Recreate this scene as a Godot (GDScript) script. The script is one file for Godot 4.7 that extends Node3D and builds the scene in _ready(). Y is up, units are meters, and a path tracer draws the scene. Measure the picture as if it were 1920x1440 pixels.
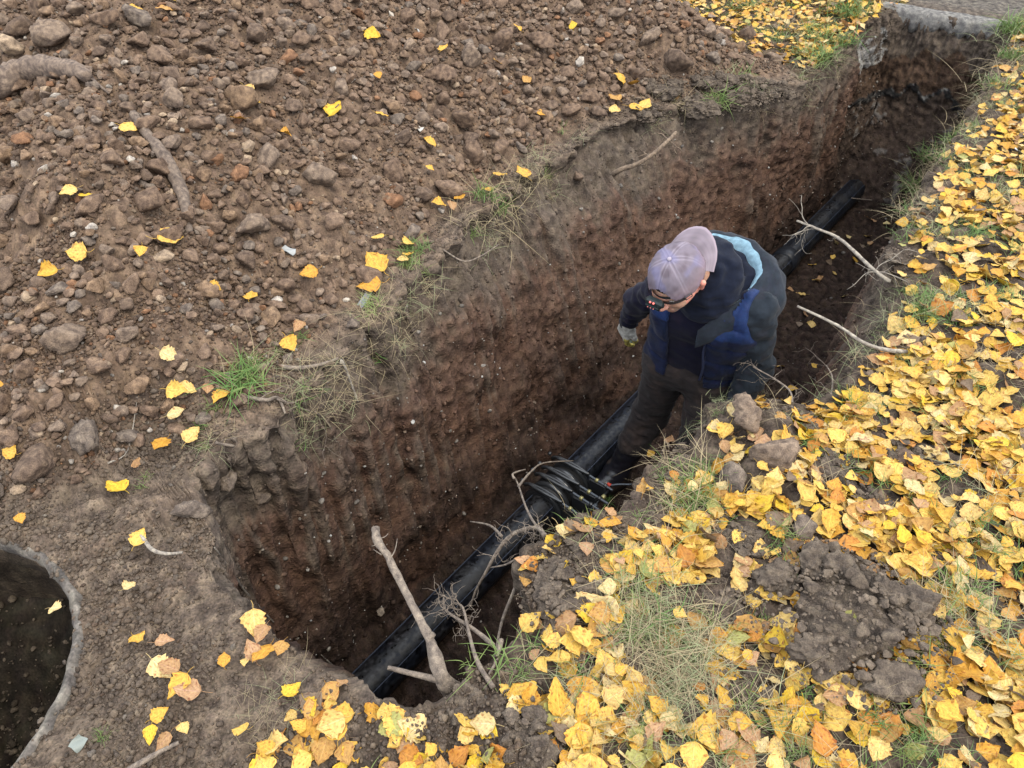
extends Node3D

const U := Vector3(0.6062, 0, -0.7953)   # along the trench, away from the camera
const N := Vector3(0.7953, 0, 0.6062)    # across the trench, towards the lawn on the right
const CAM := Vector3(0, 1.6, 0)
const WELL := Vector2(-1.43, -0.84)      # centre of the open well, x and z
const WELL_R := 0.44

var ns := FastNoiseLite.new()            # smooth noise
var nc := FastNoiseLite.new()            # cellular noise
var rng := RandomNumberGenerator.new()
var focal := 1.0
var cam_basis := Basis()

# ---------------------------------------------------------------- small helpers
func W(t: float, n: float, y: float) -> Vector3:
	return U * t + N * n + Vector3(0, y, 0)

func tag(o: Node, label := "", category := "", group := "", kind := "") -> Node:
	if label: o.set_meta("label", label)
	if category: o.set_meta("category", category)
	if group: o.set_meta("group", group)
	if kind: o.set_meta("kind", kind)
	return o

var taken := {}
func numbered(called: String) -> String:
	var k: int = taken.get(called, -1) + 1
	taken[called] = k
	return called if k == 0 else "%s_%03d" % [called, k]

func put(called: String, mesh: Mesh, mat: Material, parent: Node = null, at := Transform3D()) -> MeshInstance3D:
	var o := MeshInstance3D.new()
	o.mesh = mesh
	o.material_override = mat
	o.transform = at
	if parent == null:
		o.name = numbered(called)
		add_child(o)
	else:
		o.name = called
		parent.add_child(o, true)
	return o

func thing(called: String, label: String, category: String, at := Vector3.ZERO, group := "") -> Node3D:
	var o := Node3D.new()
	o.name = numbered(called)
	add_child(o)
	o.position = at
	tag(o, label, category, group)
	return o

func scatter(called: String, mesh: Mesh, mat: Material, xf: Array, col: Array, parent: Node = null) -> MultiMeshInstance3D:
	var mm := MultiMesh.new()
	mm.transform_format = MultiMesh.TRANSFORM_3D
	mm.use_colors = not col.is_empty()
	mm.mesh = mesh
	mm.instance_count = xf.size()
	for i in xf.size():
		mm.set_instance_transform(i, xf[i])
		if col: mm.set_instance_color(i, col[i])
	var o := MultiMeshInstance3D.new()
	o.multimesh = mm
	o.material_override = mat
	if parent == null:
		o.name = numbered(called)
		add_child(o)
	else:
		o.name = called
		parent.add_child(o, true)
	o.set_meta("kind", "stuff")
	return o

func lin(r: float, g: float, b: float) -> Color:   # linear base colour
	return Color(r, g, b)

func smin(a: float, b: float, k: float) -> float:
	var h := maxf(k - absf(a - b), 0.0) / k
	return minf(a, b) - h * h * k * 0.25

func ss(a: float, b: float, x: float) -> float:
	var v := clampf((x - a) / (b - a), 0.0, 1.0)
	return v * v * (3.0 - 2.0 * v)

func table(ctrl: Array, x: float) -> float:   # piecewise curve through [x, value] pairs
	if x <= ctrl[0][0]: return ctrl[0][1]
	for i in range(1, ctrl.size()):
		if x < ctrl[i][0]:
			var a = ctrl[i - 1]
			var b = ctrl[i]
			return lerpf(a[1], b[1], ss(0.0, 1.0, (x - a[0]) / (b[0] - a[0])) * 0.6 + 0.4 * (x - a[0]) / (b[0] - a[0]))
	return ctrl[-1][1]

func pixel_ray(px: float, py: float) -> Vector3:   # px, py in the photograph's 1920 x 1440 pixels
	return (cam_basis * Vector3(px - 960.0, 720.0 - py, -focal)).normalized()

func at_y(px: float, py: float, y: float) -> Vector3:
	var r := pixel_ray(px, py)
	return CAM + r * ((y - CAM.y) / r.y)

func mat(col: Color, rough := 0.9, tex: Texture2D = null) -> StandardMaterial3D:
	var m := StandardMaterial3D.new()
	m.albedo_color = col.linear_to_srgb()
	m.roughness = rough
	m.metallic_specular = 0.35
	if tex: m.albedo_texture = tex
	return m

# a tube along a smooth curve through pts, with a radius for each point
func tube(st: SurfaceTool, pts: Array, radii: Array, sides := 8, rough := 0.0, sub := 4, seed_ := 0.0) -> void:
	var c: Array[Vector3] = []
	var r: Array[float] = []
	for i in pts.size() - 1:
		var p0: Vector3 = pts[maxi(i - 1, 0)]
		var p1: Vector3 = pts[i]
		var p2: Vector3 = pts[i + 1]
		var p3: Vector3 = pts[mini(i + 2, pts.size() - 1)]
		for k in sub:
			var f := float(k) / sub
			c.append(p1.cubic_interpolate(p2, p0, p3, f))
			r.append(lerpf(radii[i], radii[i + 1], f))
	c.append(pts[-1])
	r.append(radii[-1])
	var side := Vector3(0.3, 0.2, 0.9).normalized()
	var rings := []
	for i in c.size():
		var dir := (c[mini(i + 1, c.size() - 1)] - c[maxi(i - 1, 0)]).normalized()
		side = (side - dir * side.dot(dir)).normalized()
		if side.length() < 0.5: side = dir.cross(Vector3(0.1, 1, 0.2)).normalized()
		var up := dir.cross(side)
		var ring := PackedVector3Array()
		for k in sides:
			var a := TAU * k / sides
			var q := side * cos(a) + up * sin(a)
			var rr := r[i]
			if rough > 0.0:
				rr *= 1.0 + rough * ns.get_noise_3d(c[i].x * 30.0 + q.x * 1.2 + seed_, c[i].y * 30.0 + q.y * 1.2, c[i].z * 30.0 + q.z * 1.2)
			ring.append(c[i] + q * rr)
		rings.append(ring)
	for i in rings.size() - 1:
		for k in sides:
			var k2 := (k + 1) % sides
			var a: Vector3 = rings[i][k]
			var b: Vector3 = rings[i][k2]
			var d: Vector3 = rings[i + 1][k]
			var e: Vector3 = rings[i + 1][k2]
			st.set_uv(Vector2(float(k) / sides, i * 0.3)); st.add_vertex(a)
			st.set_uv(Vector2(float(k) / sides, (i + 1) * 0.3)); st.add_vertex(d)
			st.set_uv(Vector2(float(k + 1) / sides, i * 0.3)); st.add_vertex(b)
			st.set_uv(Vector2(float(k + 1) / sides, i * 0.3)); st.add_vertex(b)
			st.set_uv(Vector2(float(k) / sides, (i + 1) * 0.3)); st.add_vertex(d)
			st.set_uv(Vector2(float(k + 1) / sides, (i + 1) * 0.3)); st.add_vertex(e)
	for e in [0, rings.size() - 1]:
		var mid: Vector3 = c[e]
		for k in sides:
			var a: Vector3 = rings[e][k]
			var b: Vector3 = rings[e][(k + 1) % sides]
			for v in ([mid, a, b] if e == 0 else [mid, b, a]):
				st.set_uv(Vector2(0.5, 0.5)); st.add_vertex(v)

func begin() -> SurfaceTool:
	var st := SurfaceTool.new()
	st.begin(Mesh.PRIMITIVE_TRIANGLES)
	return st

func done(st: SurfaceTool, smooth := true) -> ArrayMesh:
	if smooth: st.index()
	st.generate_normals()
	return st.commit()

func tube_mesh(pts: Array, radii: Array, sides := 8, rough := 0.0, sub := 4) -> ArrayMesh:
	var st := begin()
	st.set_smooth_group(0)
	tube(st, pts, radii, sides, rough, sub)
	return done(st)

func box(st: SurfaceTool, xf: Transform3D, size: Vector3, bev := 0.0) -> void:   # a box with chamfered edges
	var h := size * 0.5
	var b := minf(bev, minf(h.x, minf(h.y, h.z)) * 0.9)
	var pts := PackedVector3Array()
	for axis in 3:
		for s in [-1.0, 1.0]:
			var u := (axis + 1) % 3
			var v := (axis + 2) % 3
			for c in [[-1, -1], [1, -1], [1, 1], [-1, 1]]:
				var p := Vector3()
				p[axis] = s * h[axis]
				p[u] = c[0] * (h[u] - b)
				p[v] = c[1] * (h[v] - b)
				pts.append(p)
	hull(st, pts, xf)

func hull(st: SurfaceTool, pts: PackedVector3Array, xf: Transform3D) -> void:
	# brute-force hull faces (few points)
	var nn := pts.size()
	var seen := {}
	for i in nn:
		for j in range(i + 1, nn):
			for k in range(j + 1, nn):
				var pl := (pts[j] - pts[i]).cross(pts[k] - pts[i])
				if pl.length() < 1e-12: continue
				pl = pl.normalized()
				var d := pl.dot(pts[i])
				var pos := false
				var neg := false
				for q in nn:
					var e := pl.dot(pts[q]) - d
					if e > 1e-6: pos = true
					elif e < -1e-6: neg = true
				if pos and neg: continue
				if pos:
					pl = -pl
					d = -d
				var key := "%.4f %.4f %.4f" % [pl.x + 0.00001, pl.y + 0.00001, pl.z + 0.00001]
				if seen.has(key): continue
				seen[key] = true
				var face := []
				for q in nn:
					if absf(pl.dot(pts[q]) - d) < 2e-6: face.append(pts[q])
				var c := Vector3()
				for q in face: c += q / face.size()
				var ax: Vector3 = (face[0] - c).normalized()
				var ay := pl.cross(ax)
				face.sort_custom(func(a, b2): return atan2((a - c).dot(ay), (a - c).dot(ax)) < atan2((b2 - c).dot(ay), (b2 - c).dot(ax)))
				for q in range(1, face.size() - 1):
					for v in [face[0], face[q + 1], face[q]]:
						st.set_smooth_group(-1)
						st.set_normal((xf.basis * pl).normalized())
						st.add_vertex(xf * v)

# ---------------------------------------------------------------- the ground: one sheet swept along the trench
var rim_l := [[0.46, -1.30], [0.54, -1.42], [0.62, -1.58], [0.72, -1.64], [0.95, -1.63], [1.2, -1.69], [1.5, -1.74], [1.95, -1.88], [2.4, -1.95], [2.85, -2.03], [3.4, -2.06], [3.75, -2.0], [4.0, -1.9], [4.25, -1.75], [4.5, -1.58], [4.8, -1.49], [5.4, -1.50], [6.6, -1.58], [7.2, -1.6]]
var rim_r := [[0.46, -0.74], [0.6, -0.61], [0.78, -0.60], [0.9, -0.67], [1.03, -0.73], [1.15, -0.65], [1.3, -0.59], [1.45, -0.61], [1.62, -0.57], [1.8, -0.60], [1.93, -0.50], [2.0, -0.37], [2.2, -0.28], [2.48, -0.27], [2.78, -0.32], [3.08, -0.43], [3.5, -0.48], [4.5, -0.52], [5.95, -0.59], [6.9, -0.72]]
var mounds := [[1.78, -0.42, 0.07, 0.13], [1.62, -0.30, 0.05, 0.16], [1.29, 0.0, 0.05, 0.2], [1.13, -0.45, 0.04, 0.12], [0.97, -0.55, 0.03, 0.12], [0.6, -0.42, 0.05, 0.12], [1.9, 0.1, 0.03, 0.2], [3.3, 0.0, 0.04, 0.4], [2.6, 0.2, 0.03, 0.3]]
const FLOOR := -1.3

func heap_h(t: float, n: float) -> float:
	var s1 := table(rim_l, t) - 0.06 - n
	if t < 0.7: s1 = -1.72 - n
	var wob := 0.12 * ns.get_noise_2d(t * 1.6 + 5.0, n * 1.6)
	var s2 := (t - 0.12) * 0.95 + wob
	var s3 := (5.3 - 0.5 * (n + 1.9) - t) * 0.8 + wob
	var s := smin(smin(s1 + wob * 0.6, s2, 0.25), s3, 0.3)
	if s <= 0.0: return 0.0
	var h := 0.60 * (s - 0.10 * (1.0 - exp(-s / 0.10)))
	return 1.5 * (1.0 - exp(-h / 1.5)) * 1.05

func ground_h(t: float, n: float) -> float:   # heaps and lawns, without the trench
	var h := 0.02 * ns.get_noise_2d(t * 1.1, n * 1.1 + 9.0)
	if n < -1.1: h += heap_h(t, n)
	if n > -1.0 and t > 0.2:
		for m in mounds:
			var d2: float = ((t - m[0]) * (t - m[0]) + (n - m[1]) * (n - m[1])) / (m[3] * m[3])
			if d2 < 6.0: h += m[2] * exp(-d2)
		h += 0.012 * ns.get_noise_2d(t * 6.0, n * 6.0)
	return h

func wall_f(v: float) -> float:
	return 0.80 * v + 0.20 * ss(0.03, 0.30, v) - 0.07 * exp(-pow((v - 0.05) / 0.03, 2.0))

# rows and columns
var row_t := PackedFloat32Array()
var row_d := PackedFloat32Array()
var row_wall := PackedInt32Array()   # first row of the near end, first in the trench, first of the far end, first behind it
var dist_a := PackedFloat32Array()
var dist_e := PackedFloat32Array()
var cols := [0, 0, 0, 0, 0, 0]        # column where each strip starts
var nrow := 0
var ncol := 0
var gp := PackedVector3Array()
var gn := PackedVector3Array()
var gcol := PackedColorArray()
var gid := PackedByteArray()          # strip of each column
var rim_row_l := PackedFloat32Array()
var rim_row_r := PackedFloat32Array()
const NB := 120
const NCF := 48
const ND := 60

func layout_rows() -> void:
	var t := -3.0
	while t < -0.45:
		row_t.append(t); row_d.append(0.0); t += 0.07
	while t < 0.47:
		row_t.append(t); row_d.append(0.0); t += 0.0105
	row_wall.append(row_t.size())
	for k in range(1, 37):
		row_t.append(0.475 + 0.08 * k / 37.0); row_d.append(k / 37.0)
	row_wall.append(row_t.size())
	t = 0.56
	var step := 0.0095
	while t < 6.2:
		row_t.append(t); row_d.append(1.0); t += step; step = 0.0095 + 0.0135 * clampf((t - 0.6) / 4.5, 0.0, 1.0)
	row_wall.append(row_t.size())
	for k in range(0, 111):
		var f := k / 110.0
		row_t.append(6.22 + 0.62 * (0.55 * f + 0.45 * ss(0.0, 0.5, f))); row_d.append(1.0 - f)
	row_wall.append(row_t.size())
	t = 6.86
	step = 0.025
	while t < 14.0:
		row_t.append(t); row_d.append(0.0); t += step; step *= 1.06
	nrow = row_t.size()
	var d := 0.0
	step = 0.0115
	while d < 3.4:
		dist_a.append(d); d += step; step = 0.0115 + 0.006 * d
	step = 0.06
	while d < 9.0:
		dist_a.append(d); d += step; step *= 1.12
	d = 0.0
	step = 0.0125
	while d < 2.2:
		dist_e.append(d); d += step; step = 0.0125 + 0.007 * d
	step = 0.06
	while d < 9.0:
		dist_e.append(d); d += step; step *= 1.12
	cols = [0, dist_a.size(), dist_a.size() + NB, dist_a.size() + NB + NCF, dist_a.size() + NB + NCF + ND, dist_a.size() + NB + NCF + ND + dist_e.size()]
	ncol = cols[5]

func build_ground() -> void:
	layout_rows()
	gp.resize(nrow * ncol)
	gn.resize(nrow * ncol)
	gcol.resize(nrow * ncol)
	var na: int = dist_a.size()
	for i in nrow:
		var t := row_t[i]
		var d := row_d[i]
		var jag := 0.04 * ns.get_noise_2d(t * 5.0, 3.0) + 0.030 * ns.get_noise_2d(t * 17.0, 8.0)
		var jag2 := 0.03 * ns.get_noise_2d(t * 5.0, 33.0) + 0.02 * ns.get_noise_2d(t * 17.0, 28.0)
		var rl := table(rim_l, t) + jag
		var rr := table(rim_r, t) + jag2
		rim_row_l.append(rl)
		rim_row_r.append(rr)
		var w := rr - rl
		var bl := lerpf(rl + 0.25 * w, lerpf(-1.57, -1.455, ss(1.6, 4.5, t)), d)
		var br := lerpf(rr - 0.25 * w, -0.60, d)
		var fl := FLOOR * d
		var o := i * ncol
		var yl := ground_h(t, rl)
		var yr := ground_h(t, rr)
		for j in na:
			var n := rl - dist_a[na - 1 - j]
			gp[o + j] = W(t, n, ground_h(t, n))
		o += na
		for j in NB:
			var v := (j + 1.0) / (NB + 1.0)
			var f := wall_f(v) if d > 0.99 else lerpf(v, wall_f(v), d)
			gp[o + j] = W(t, lerpf(rl, bl, f), lerpf(yl, fl, v))
		o += NB
		for j in NCF:
			var v := float(j) / (NCF - 1)
			gp[o + j] = W(t, lerpf(bl, br, v), fl)
		o += NCF
		for j in ND:
			var v := 1.0 - (j + 1.0) / (ND + 1.0)
			var f := wall_f(v) if d > 0.99 else lerpf(v, wall_f(v), d)
			gp[o + j] = W(t, lerpf(rr, br, f), lerpf(yr, fl, v))
		o += ND
		for j in dist_e.size():
			var n := rr + dist_e[j]
			gp[o + j] = W(t, n, ground_h(t, n))
	normals()
	displace()
	normals()
	cut_well()

func normals() -> void:
	for i in nrow:
		var i0 := maxi(i - 1, 0) * ncol
		var i1 := mini(i + 1, nrow - 1) * ncol
		var o := i * ncol
		for j in ncol:
			var j0 := maxi(j - 1, 0)
			var j1 := mini(j + 1, ncol - 1)
			gn[o + j] = ((gp[o + j1] - gp[o + j0]).cross(gp[i1 + j] - gp[i0 + j])).normalized()

func displace() -> void:
	var rs: int = row_wall[1]
	for i in nrow:
		var t := row_t[i]
		var d := row_d[i]
		var o := i * ncol
		var far_end: bool = i >= row_wall[2] and i < row_wall[3]
		var trench: bool = i >= row_wall[0] and i < row_wall[3]
		for j in ncol:
			var p := gp[o + j]
			var strip := 0
			if j >= cols[4]: strip = 4
			elif j >= cols[3]: strip = 3
			elif j >= cols[2]: strip = 2
			elif j >= cols[1]: strip = 1
			var n := p.dot(N)
			var big := ns.get_noise_3d(p.x * 4.0, p.y * 4.0, p.z * 4.0)
			var mid := ns.get_noise_3d(p.x * 17.0, p.y * 17.0, p.z * 17.0)
			var fine := ns.get_noise_3d(p.x * 60.0, p.y * 60.0, p.z * 60.0)
			var c := Color()
			var amt := 0.0
			if not trench and strip > 0 and strip < 4: strip = 5 if i < row_wall[0] else 6
			if strip == 0:
				var hp := clampf(p.y * 5.0, 0.0, 1.0)
				var cell := nc.get_noise_3d(p.x * 11.0, p.y * 11.0, p.z * 11.0)
				amt = 0.018 * big + 0.010 * mid + 0.006 * fine + hp * 0.022 * (-cell) * clampf(0.3 + big * 2.0, 0.0, 1.0)
				var brown := lin(0.162, 0.113, 0.081)
				var gray := lin(0.144, 0.111, 0.086)
				c = gray.lerp(brown, clampf(maxf(hp * 1.3, 1.3 * ss(0.0, 0.22, rim_row_l[i] - n) * ss(0.75, 1.0, t)) + big * 0.4, 0.0, 1.0))
				if t > 5.0 and p.y < 0.12: c = lin(0.085, 0.062, 0.044)
				c = c * (1.0 + 0.28 * mid + 0.18 * fine)
			elif strip == 4:
				amt = 0.012 * big + 0.012 * mid + 0.006 * fine
				c = lin(0.092, 0.071, 0.056) * (1.0 + 0.25 * mid + 0.2 * fine)
				if t > 7.3 and n > -0.9: c = lin(0.13, 0.115, 0.10) * (1.0 + 0.12 * fine)
			elif strip == 5:
				amt = 0.010 * big + 0.004 * mid + 0.003 * fine
				c = lin(0.132, 0.102, 0.079) * (1.0 + 0.2 * mid + 0.2 * fine)
			elif strip == 6:
				amt = 0.01 * big + 0.006 * mid
				c = lin(0.115, 0.092, 0.075).lerp(lin(0.13, 0.115, 0.10), ss(7.0, 7.4, t)) * (1.0 + 0.15 * mid + 0.2 * fine)
			elif far_end and strip != 0:
				var streak := ns.get_noise_2d(n * 26.0, p.y * 2.0)
				amt = 0.03 * big + 0.014 * mid + 0.005 * fine + 0.016 * streak
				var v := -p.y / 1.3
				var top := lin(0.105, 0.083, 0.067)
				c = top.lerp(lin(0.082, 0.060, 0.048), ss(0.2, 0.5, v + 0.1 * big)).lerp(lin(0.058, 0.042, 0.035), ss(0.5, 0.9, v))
				var seam := v - 0.30 - 0.10 * ns.get_noise_1d(n * 5.0) + (n + 1.1) * 0.05
				if absf(seam) < 0.10:
					c = lin(0.085, 0.056, 0.040)
				if absf(seam - 0.1) < 0.018 + 0.02 * mid:
					c = lin(0.028, 0.027, 0.027) if mid > -0.25 else lin(0.17, 0.165, 0.16)
					amt += 0.008
				if v > 0.08 and v < 0.24 and absf(n + 1.57 - (v - 0.1) * 0.5) < 0.028 + 0.03 * mid + 0.015 * fine: c = lin(0.26, 0.25, 0.24)
				if v > 0.42 and big + mid * 0.8 > 0.72: c = lin(0.14, 0.125, 0.115)
				c = c * (1.0 + 0.3 * mid + 0.25 * fine)
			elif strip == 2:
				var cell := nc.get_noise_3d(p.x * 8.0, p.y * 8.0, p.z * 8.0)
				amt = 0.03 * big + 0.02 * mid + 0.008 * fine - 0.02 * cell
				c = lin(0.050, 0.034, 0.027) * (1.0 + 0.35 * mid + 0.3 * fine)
			else:
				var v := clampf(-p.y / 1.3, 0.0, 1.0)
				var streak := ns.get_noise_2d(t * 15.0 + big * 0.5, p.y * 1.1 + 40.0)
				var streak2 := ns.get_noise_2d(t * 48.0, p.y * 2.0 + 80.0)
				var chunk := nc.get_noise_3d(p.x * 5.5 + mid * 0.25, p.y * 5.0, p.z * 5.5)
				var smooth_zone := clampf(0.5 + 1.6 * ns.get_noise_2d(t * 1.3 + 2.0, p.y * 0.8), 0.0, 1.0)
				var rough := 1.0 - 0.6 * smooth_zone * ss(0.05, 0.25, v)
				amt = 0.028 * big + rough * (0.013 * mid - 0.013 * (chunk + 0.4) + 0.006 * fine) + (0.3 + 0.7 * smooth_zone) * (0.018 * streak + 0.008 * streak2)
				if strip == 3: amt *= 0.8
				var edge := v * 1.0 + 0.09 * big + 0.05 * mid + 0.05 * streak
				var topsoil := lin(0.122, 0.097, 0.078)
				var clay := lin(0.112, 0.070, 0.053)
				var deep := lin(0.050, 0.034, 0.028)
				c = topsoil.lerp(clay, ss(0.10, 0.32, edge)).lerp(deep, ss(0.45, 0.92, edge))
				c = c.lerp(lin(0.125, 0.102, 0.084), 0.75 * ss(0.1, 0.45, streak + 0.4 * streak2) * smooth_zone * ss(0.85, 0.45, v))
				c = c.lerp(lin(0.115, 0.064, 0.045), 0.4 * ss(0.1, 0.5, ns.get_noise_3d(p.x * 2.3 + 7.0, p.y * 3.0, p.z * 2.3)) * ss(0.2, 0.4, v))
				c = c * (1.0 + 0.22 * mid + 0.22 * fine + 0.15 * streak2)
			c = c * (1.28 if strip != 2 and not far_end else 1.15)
			c.a = 1.0
			gcol[o + j] = c
			gp[o + j] = p + gn[o + j] * amt

func cut_well() -> void:
	gid.resize(nrow * ncol)
	for i in range(0, row_wall[1]):
		for j in ncol:
			var k := i * ncol + j
			var p := gp[k]
			var dx := p.x - WELL.x
			var dz := p.z - WELL.y
			var r := sqrt(dx * dx + dz * dz)
			if r < WELL_R + 0.03 and r > 0.001:
				gid[k] = 1 if r < WELL_R else 0
				if r > WELL_R - 0.04:   # pull the cut edge onto the circle
					gid[k] = 0
					var e := WELL_R + 0.004
					if r < e:
						gp[k] = Vector3(WELL.x + dx / r * e, lerpf(p.y, -0.005, 0.7), WELL.y + dz / r * e)

func patch(called: String, i0: int, i1: int, j0: int, j1: int, m: Material) -> MeshInstance3D:   # rows i0..i1 and columns j0..j1 of the sheet as a mesh of its own
	var w := j1 - j0 + 1
	var v := PackedVector3Array()
	var nn := PackedVector3Array()
	var cc := PackedColorArray()
	var ix := PackedInt32Array()
	for i in range(i0, i1 + 1):
		v.append_array(gp.slice(i * ncol + j0, i * ncol + j1 + 1))
		nn.append_array(gn.slice(i * ncol + j0, i * ncol + j1 + 1))
		cc.append_array(gcol.slice(i * ncol + j0, i * ncol + j1 + 1))
	for i in i1 - i0:
		for j in w - 1:
			var a := i * w + j
			var g := (i + i0) * ncol + j + j0
			if gid[g] or gid[g + 1] or gid[g + ncol] or gid[g + ncol + 1]: continue
			ix.append_array([a, a + w, a + 1, a + 1, a + w, a + w + 1])
	var arr := []
	arr.resize(Mesh.ARRAY_MAX)
	arr[Mesh.ARRAY_VERTEX] = v
	arr[Mesh.ARRAY_NORMAL] = nn
	arr[Mesh.ARRAY_COLOR] = cc
	arr[Mesh.ARRAY_INDEX] = ix
	var me := ArrayMesh.new()
	me.add_surface_from_arrays(Mesh.PRIMITIVE_TRIANGLES, arr)
	var o := put(called, me, m)
	o.set_meta("kind", "structure")
	return o

func row_of(t: float) -> int:
	return clampi(row_t.bsearch(t), 0, nrow - 1)

# the surface of a heap or lawn at (t, n): [point, normal], or [] over the trench
func top_at(t: float, n: float) -> Array:
	var i := row_of(t)
	var j := -1
	if n <= rim_row_l[i]:
		j = dist_a.size() - 1 - dist_a.bsearch(rim_row_l[i] - n)
	elif n >= rim_row_r[i]:
		j = cols[4] + dist_e.bsearch(n - rim_row_r[i])
	elif i < row_wall[0] or i >= row_wall[3]:
		var f := (n - rim_row_l[i]) / (rim_row_r[i] - rim_row_l[i])
		var o := i * ncol
		var lo: int = cols[1]
		var hi: int = cols[4] - 1
		while hi - lo > 1:
			var m := (lo + hi) / 2
			if gp[o + m].dot(N) < n: lo = m
			else: hi = m
		j = lo
	if j < 0 or j >= ncol: return []
	if gid[i * ncol + j]: return []
	return [gp[i * ncol + j], gn[i * ncol + j]]

func floor_at(t: float, n: float) -> Array:
	var i := row_of(t)
	var o := i * ncol
	var a := gp[o + cols[2]].dot(N)
	var b := gp[o + cols[3] - 1].dot(N)
	var f := clampf((n - a) / (b - a), 0.0, 1.0)
	var k: int = o + cols[2] + int(f * (NCF - 1))
	return [gp[k], gn[k]]

# where the ray through a pixel of the photograph meets the ground: [point, normal]
func hit(px: float, py: float) -> Array:
	var r := pixel_ray(px, py)
	var s := 0.6
	while s < 14.0:
		var p := CAM + r * s
		var t := p.dot(U)
		var n := p.dot(N)
		var i := row_of(t)
		if t < row_t[row_wall[0]] or n < rim_row_l[i] or n > rim_row_r[i] or i >= row_wall[3]:
			var q := top_at(t, n)
			if q and p.y < q[0].y: return [Vector3(p.x, q[0].y, p.z), q[1]]
		else:
			# inside the trench: compare with the walls at this row
			var o := i * ncol
			var j0: int = cols[1]
			if p.y < gp[o + cols[2]].y - 0.02:
				return floor_at(t, n)
			var lo: int = cols[1]
			var hi: int = cols[2] - 1
			while hi - lo > 1:
				var m := (lo + hi) / 2
				if gp[o + m].y > p.y: lo = m
				else: hi = m
			if n < gp[o + lo].dot(N) and p.y < gp[o + cols[1]].y: return [gp[o + lo], gn[o + lo]]
			lo = cols[3]
			hi = cols[4] - 1
			while hi - lo > 1:
				var m := (lo + hi) / 2
				if gp[o + m].y < p.y: lo = m
				else: hi = m
			if n > gp[o + lo].dot(N) and p.y < gp[o + cols[4] - 1].y: return [gp[o + lo], gn[o + lo]]
		s += 0.008
	return [at_y(px, py, 0.0), Vector3.UP]

func in_frame(p: Vector3, margin := 0.05) -> float:   # 0 outside the frame, else the depth
	var q := cam_basis.inverse() * (p - CAM)
	var z := -q.z
	if z < 0.2: return 0.0
	var k := z / focal
	if absf(q.x) > 960.0 * k + margin or absf(q.y) > 720.0 * k + margin: return 0.0
	return z

func photo_px(p: Vector3) -> Vector2:
	var q := cam_basis.inverse() * (p - CAM)
	return Vector2(960.0 + q.x / -q.z * focal, 720.0 - q.y / -q.z * focal)

# ---------------------------------------------------------------- textures
func noise_image(size: int, freq: float, oct: int, seed_: int, cell := false) -> Image:
	var n := FastNoiseLite.new()
	n.seed = seed_
	n.noise_type = FastNoiseLite.TYPE_CELLULAR if cell else FastNoiseLite.TYPE_SIMPLEX_SMOOTH
	n.frequency = freq
	n.fractal_octaves = oct
	n.fractal_type = FastNoiseLite.FRACTAL_FBM if oct > 1 else FastNoiseLite.FRACTAL_NONE
	return n.get_seamless_image(size, size, false, false, 0.15)

func tex_from(img: Image) -> ImageTexture:
	return ImageTexture.create_from_image(img)

func soil_textures() -> Array:   # [colour grain, relief]
	var s := 512
	var a := noise_image(s, 0.012, 5, 11)
	var b := noise_image(s, 0.09, 3, 12)
	var c := noise_image(s, 0.055, 1, 13, true)
	var d := noise_image(s, 0.14, 1, 14, true)
	var pa := a.get_data()
	var pb := b.get_data()
	var pc := c.get_data()
	var pd := d.get_data()
	var col := PackedByteArray()
	col.resize(s * s * 3)
	var hgt := PackedByteArray()
	hgt.resize(s * s)
	for i in s * s:
		var va := pa[i] / 255.0
		var vb := pb[i] / 255.0
		var vc := pc[i] / 255.0
		var vd := pd[i] / 255.0
		var l := 0.74 + 0.30 * (va - 0.5) * 2.0 + 0.38 * (vb - 0.5)
		if vd < 0.06 and vb > 0.6: l += 0.25
		l = clampf(l, 0.25, 1.0)
		col[i * 3] = int(255 * clampf(l * (1.0 + 0.05 * (vb - 0.5)), 0, 1))
		col[i * 3 + 1] = int(255 * l)
		col[i * 3 + 2] = int(255 * clampf(l * (1.0 - 0.08 * (va - 0.5)), 0, 1))
		hgt[i] = int(255 * clampf(0.45 * (1.0 - vc) + 0.25 * (1.0 - vd) + 0.35 * vb * va + 0.1 * va, 0, 1))
	return [tex_from(Image.create_from_data(s, s, false, Image.FORMAT_RGB8, col)), tex_from(Image.create_from_data(s, s, false, Image.FORMAT_L8, hgt))]

func earth(scale: float, relief: float, tx: Array, vertex := true) -> StandardMaterial3D:
	var m := StandardMaterial3D.new()
	m.albedo_texture = tx[0]
	m.albedo_color = Color(1, 1, 1)
	m.vertex_color_use_as_albedo = vertex
	m.roughness = 0.95
	m.metallic_specular = 0.2
	m.uv1_triplanar = true
	m.uv1_world_triplanar = true
	m.uv1_scale = Vector3.ONE * scale
	m.heightmap_enabled = true
	m.heightmap_texture = tx[1]
	m.heightmap_scale = relief
	return m

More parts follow.
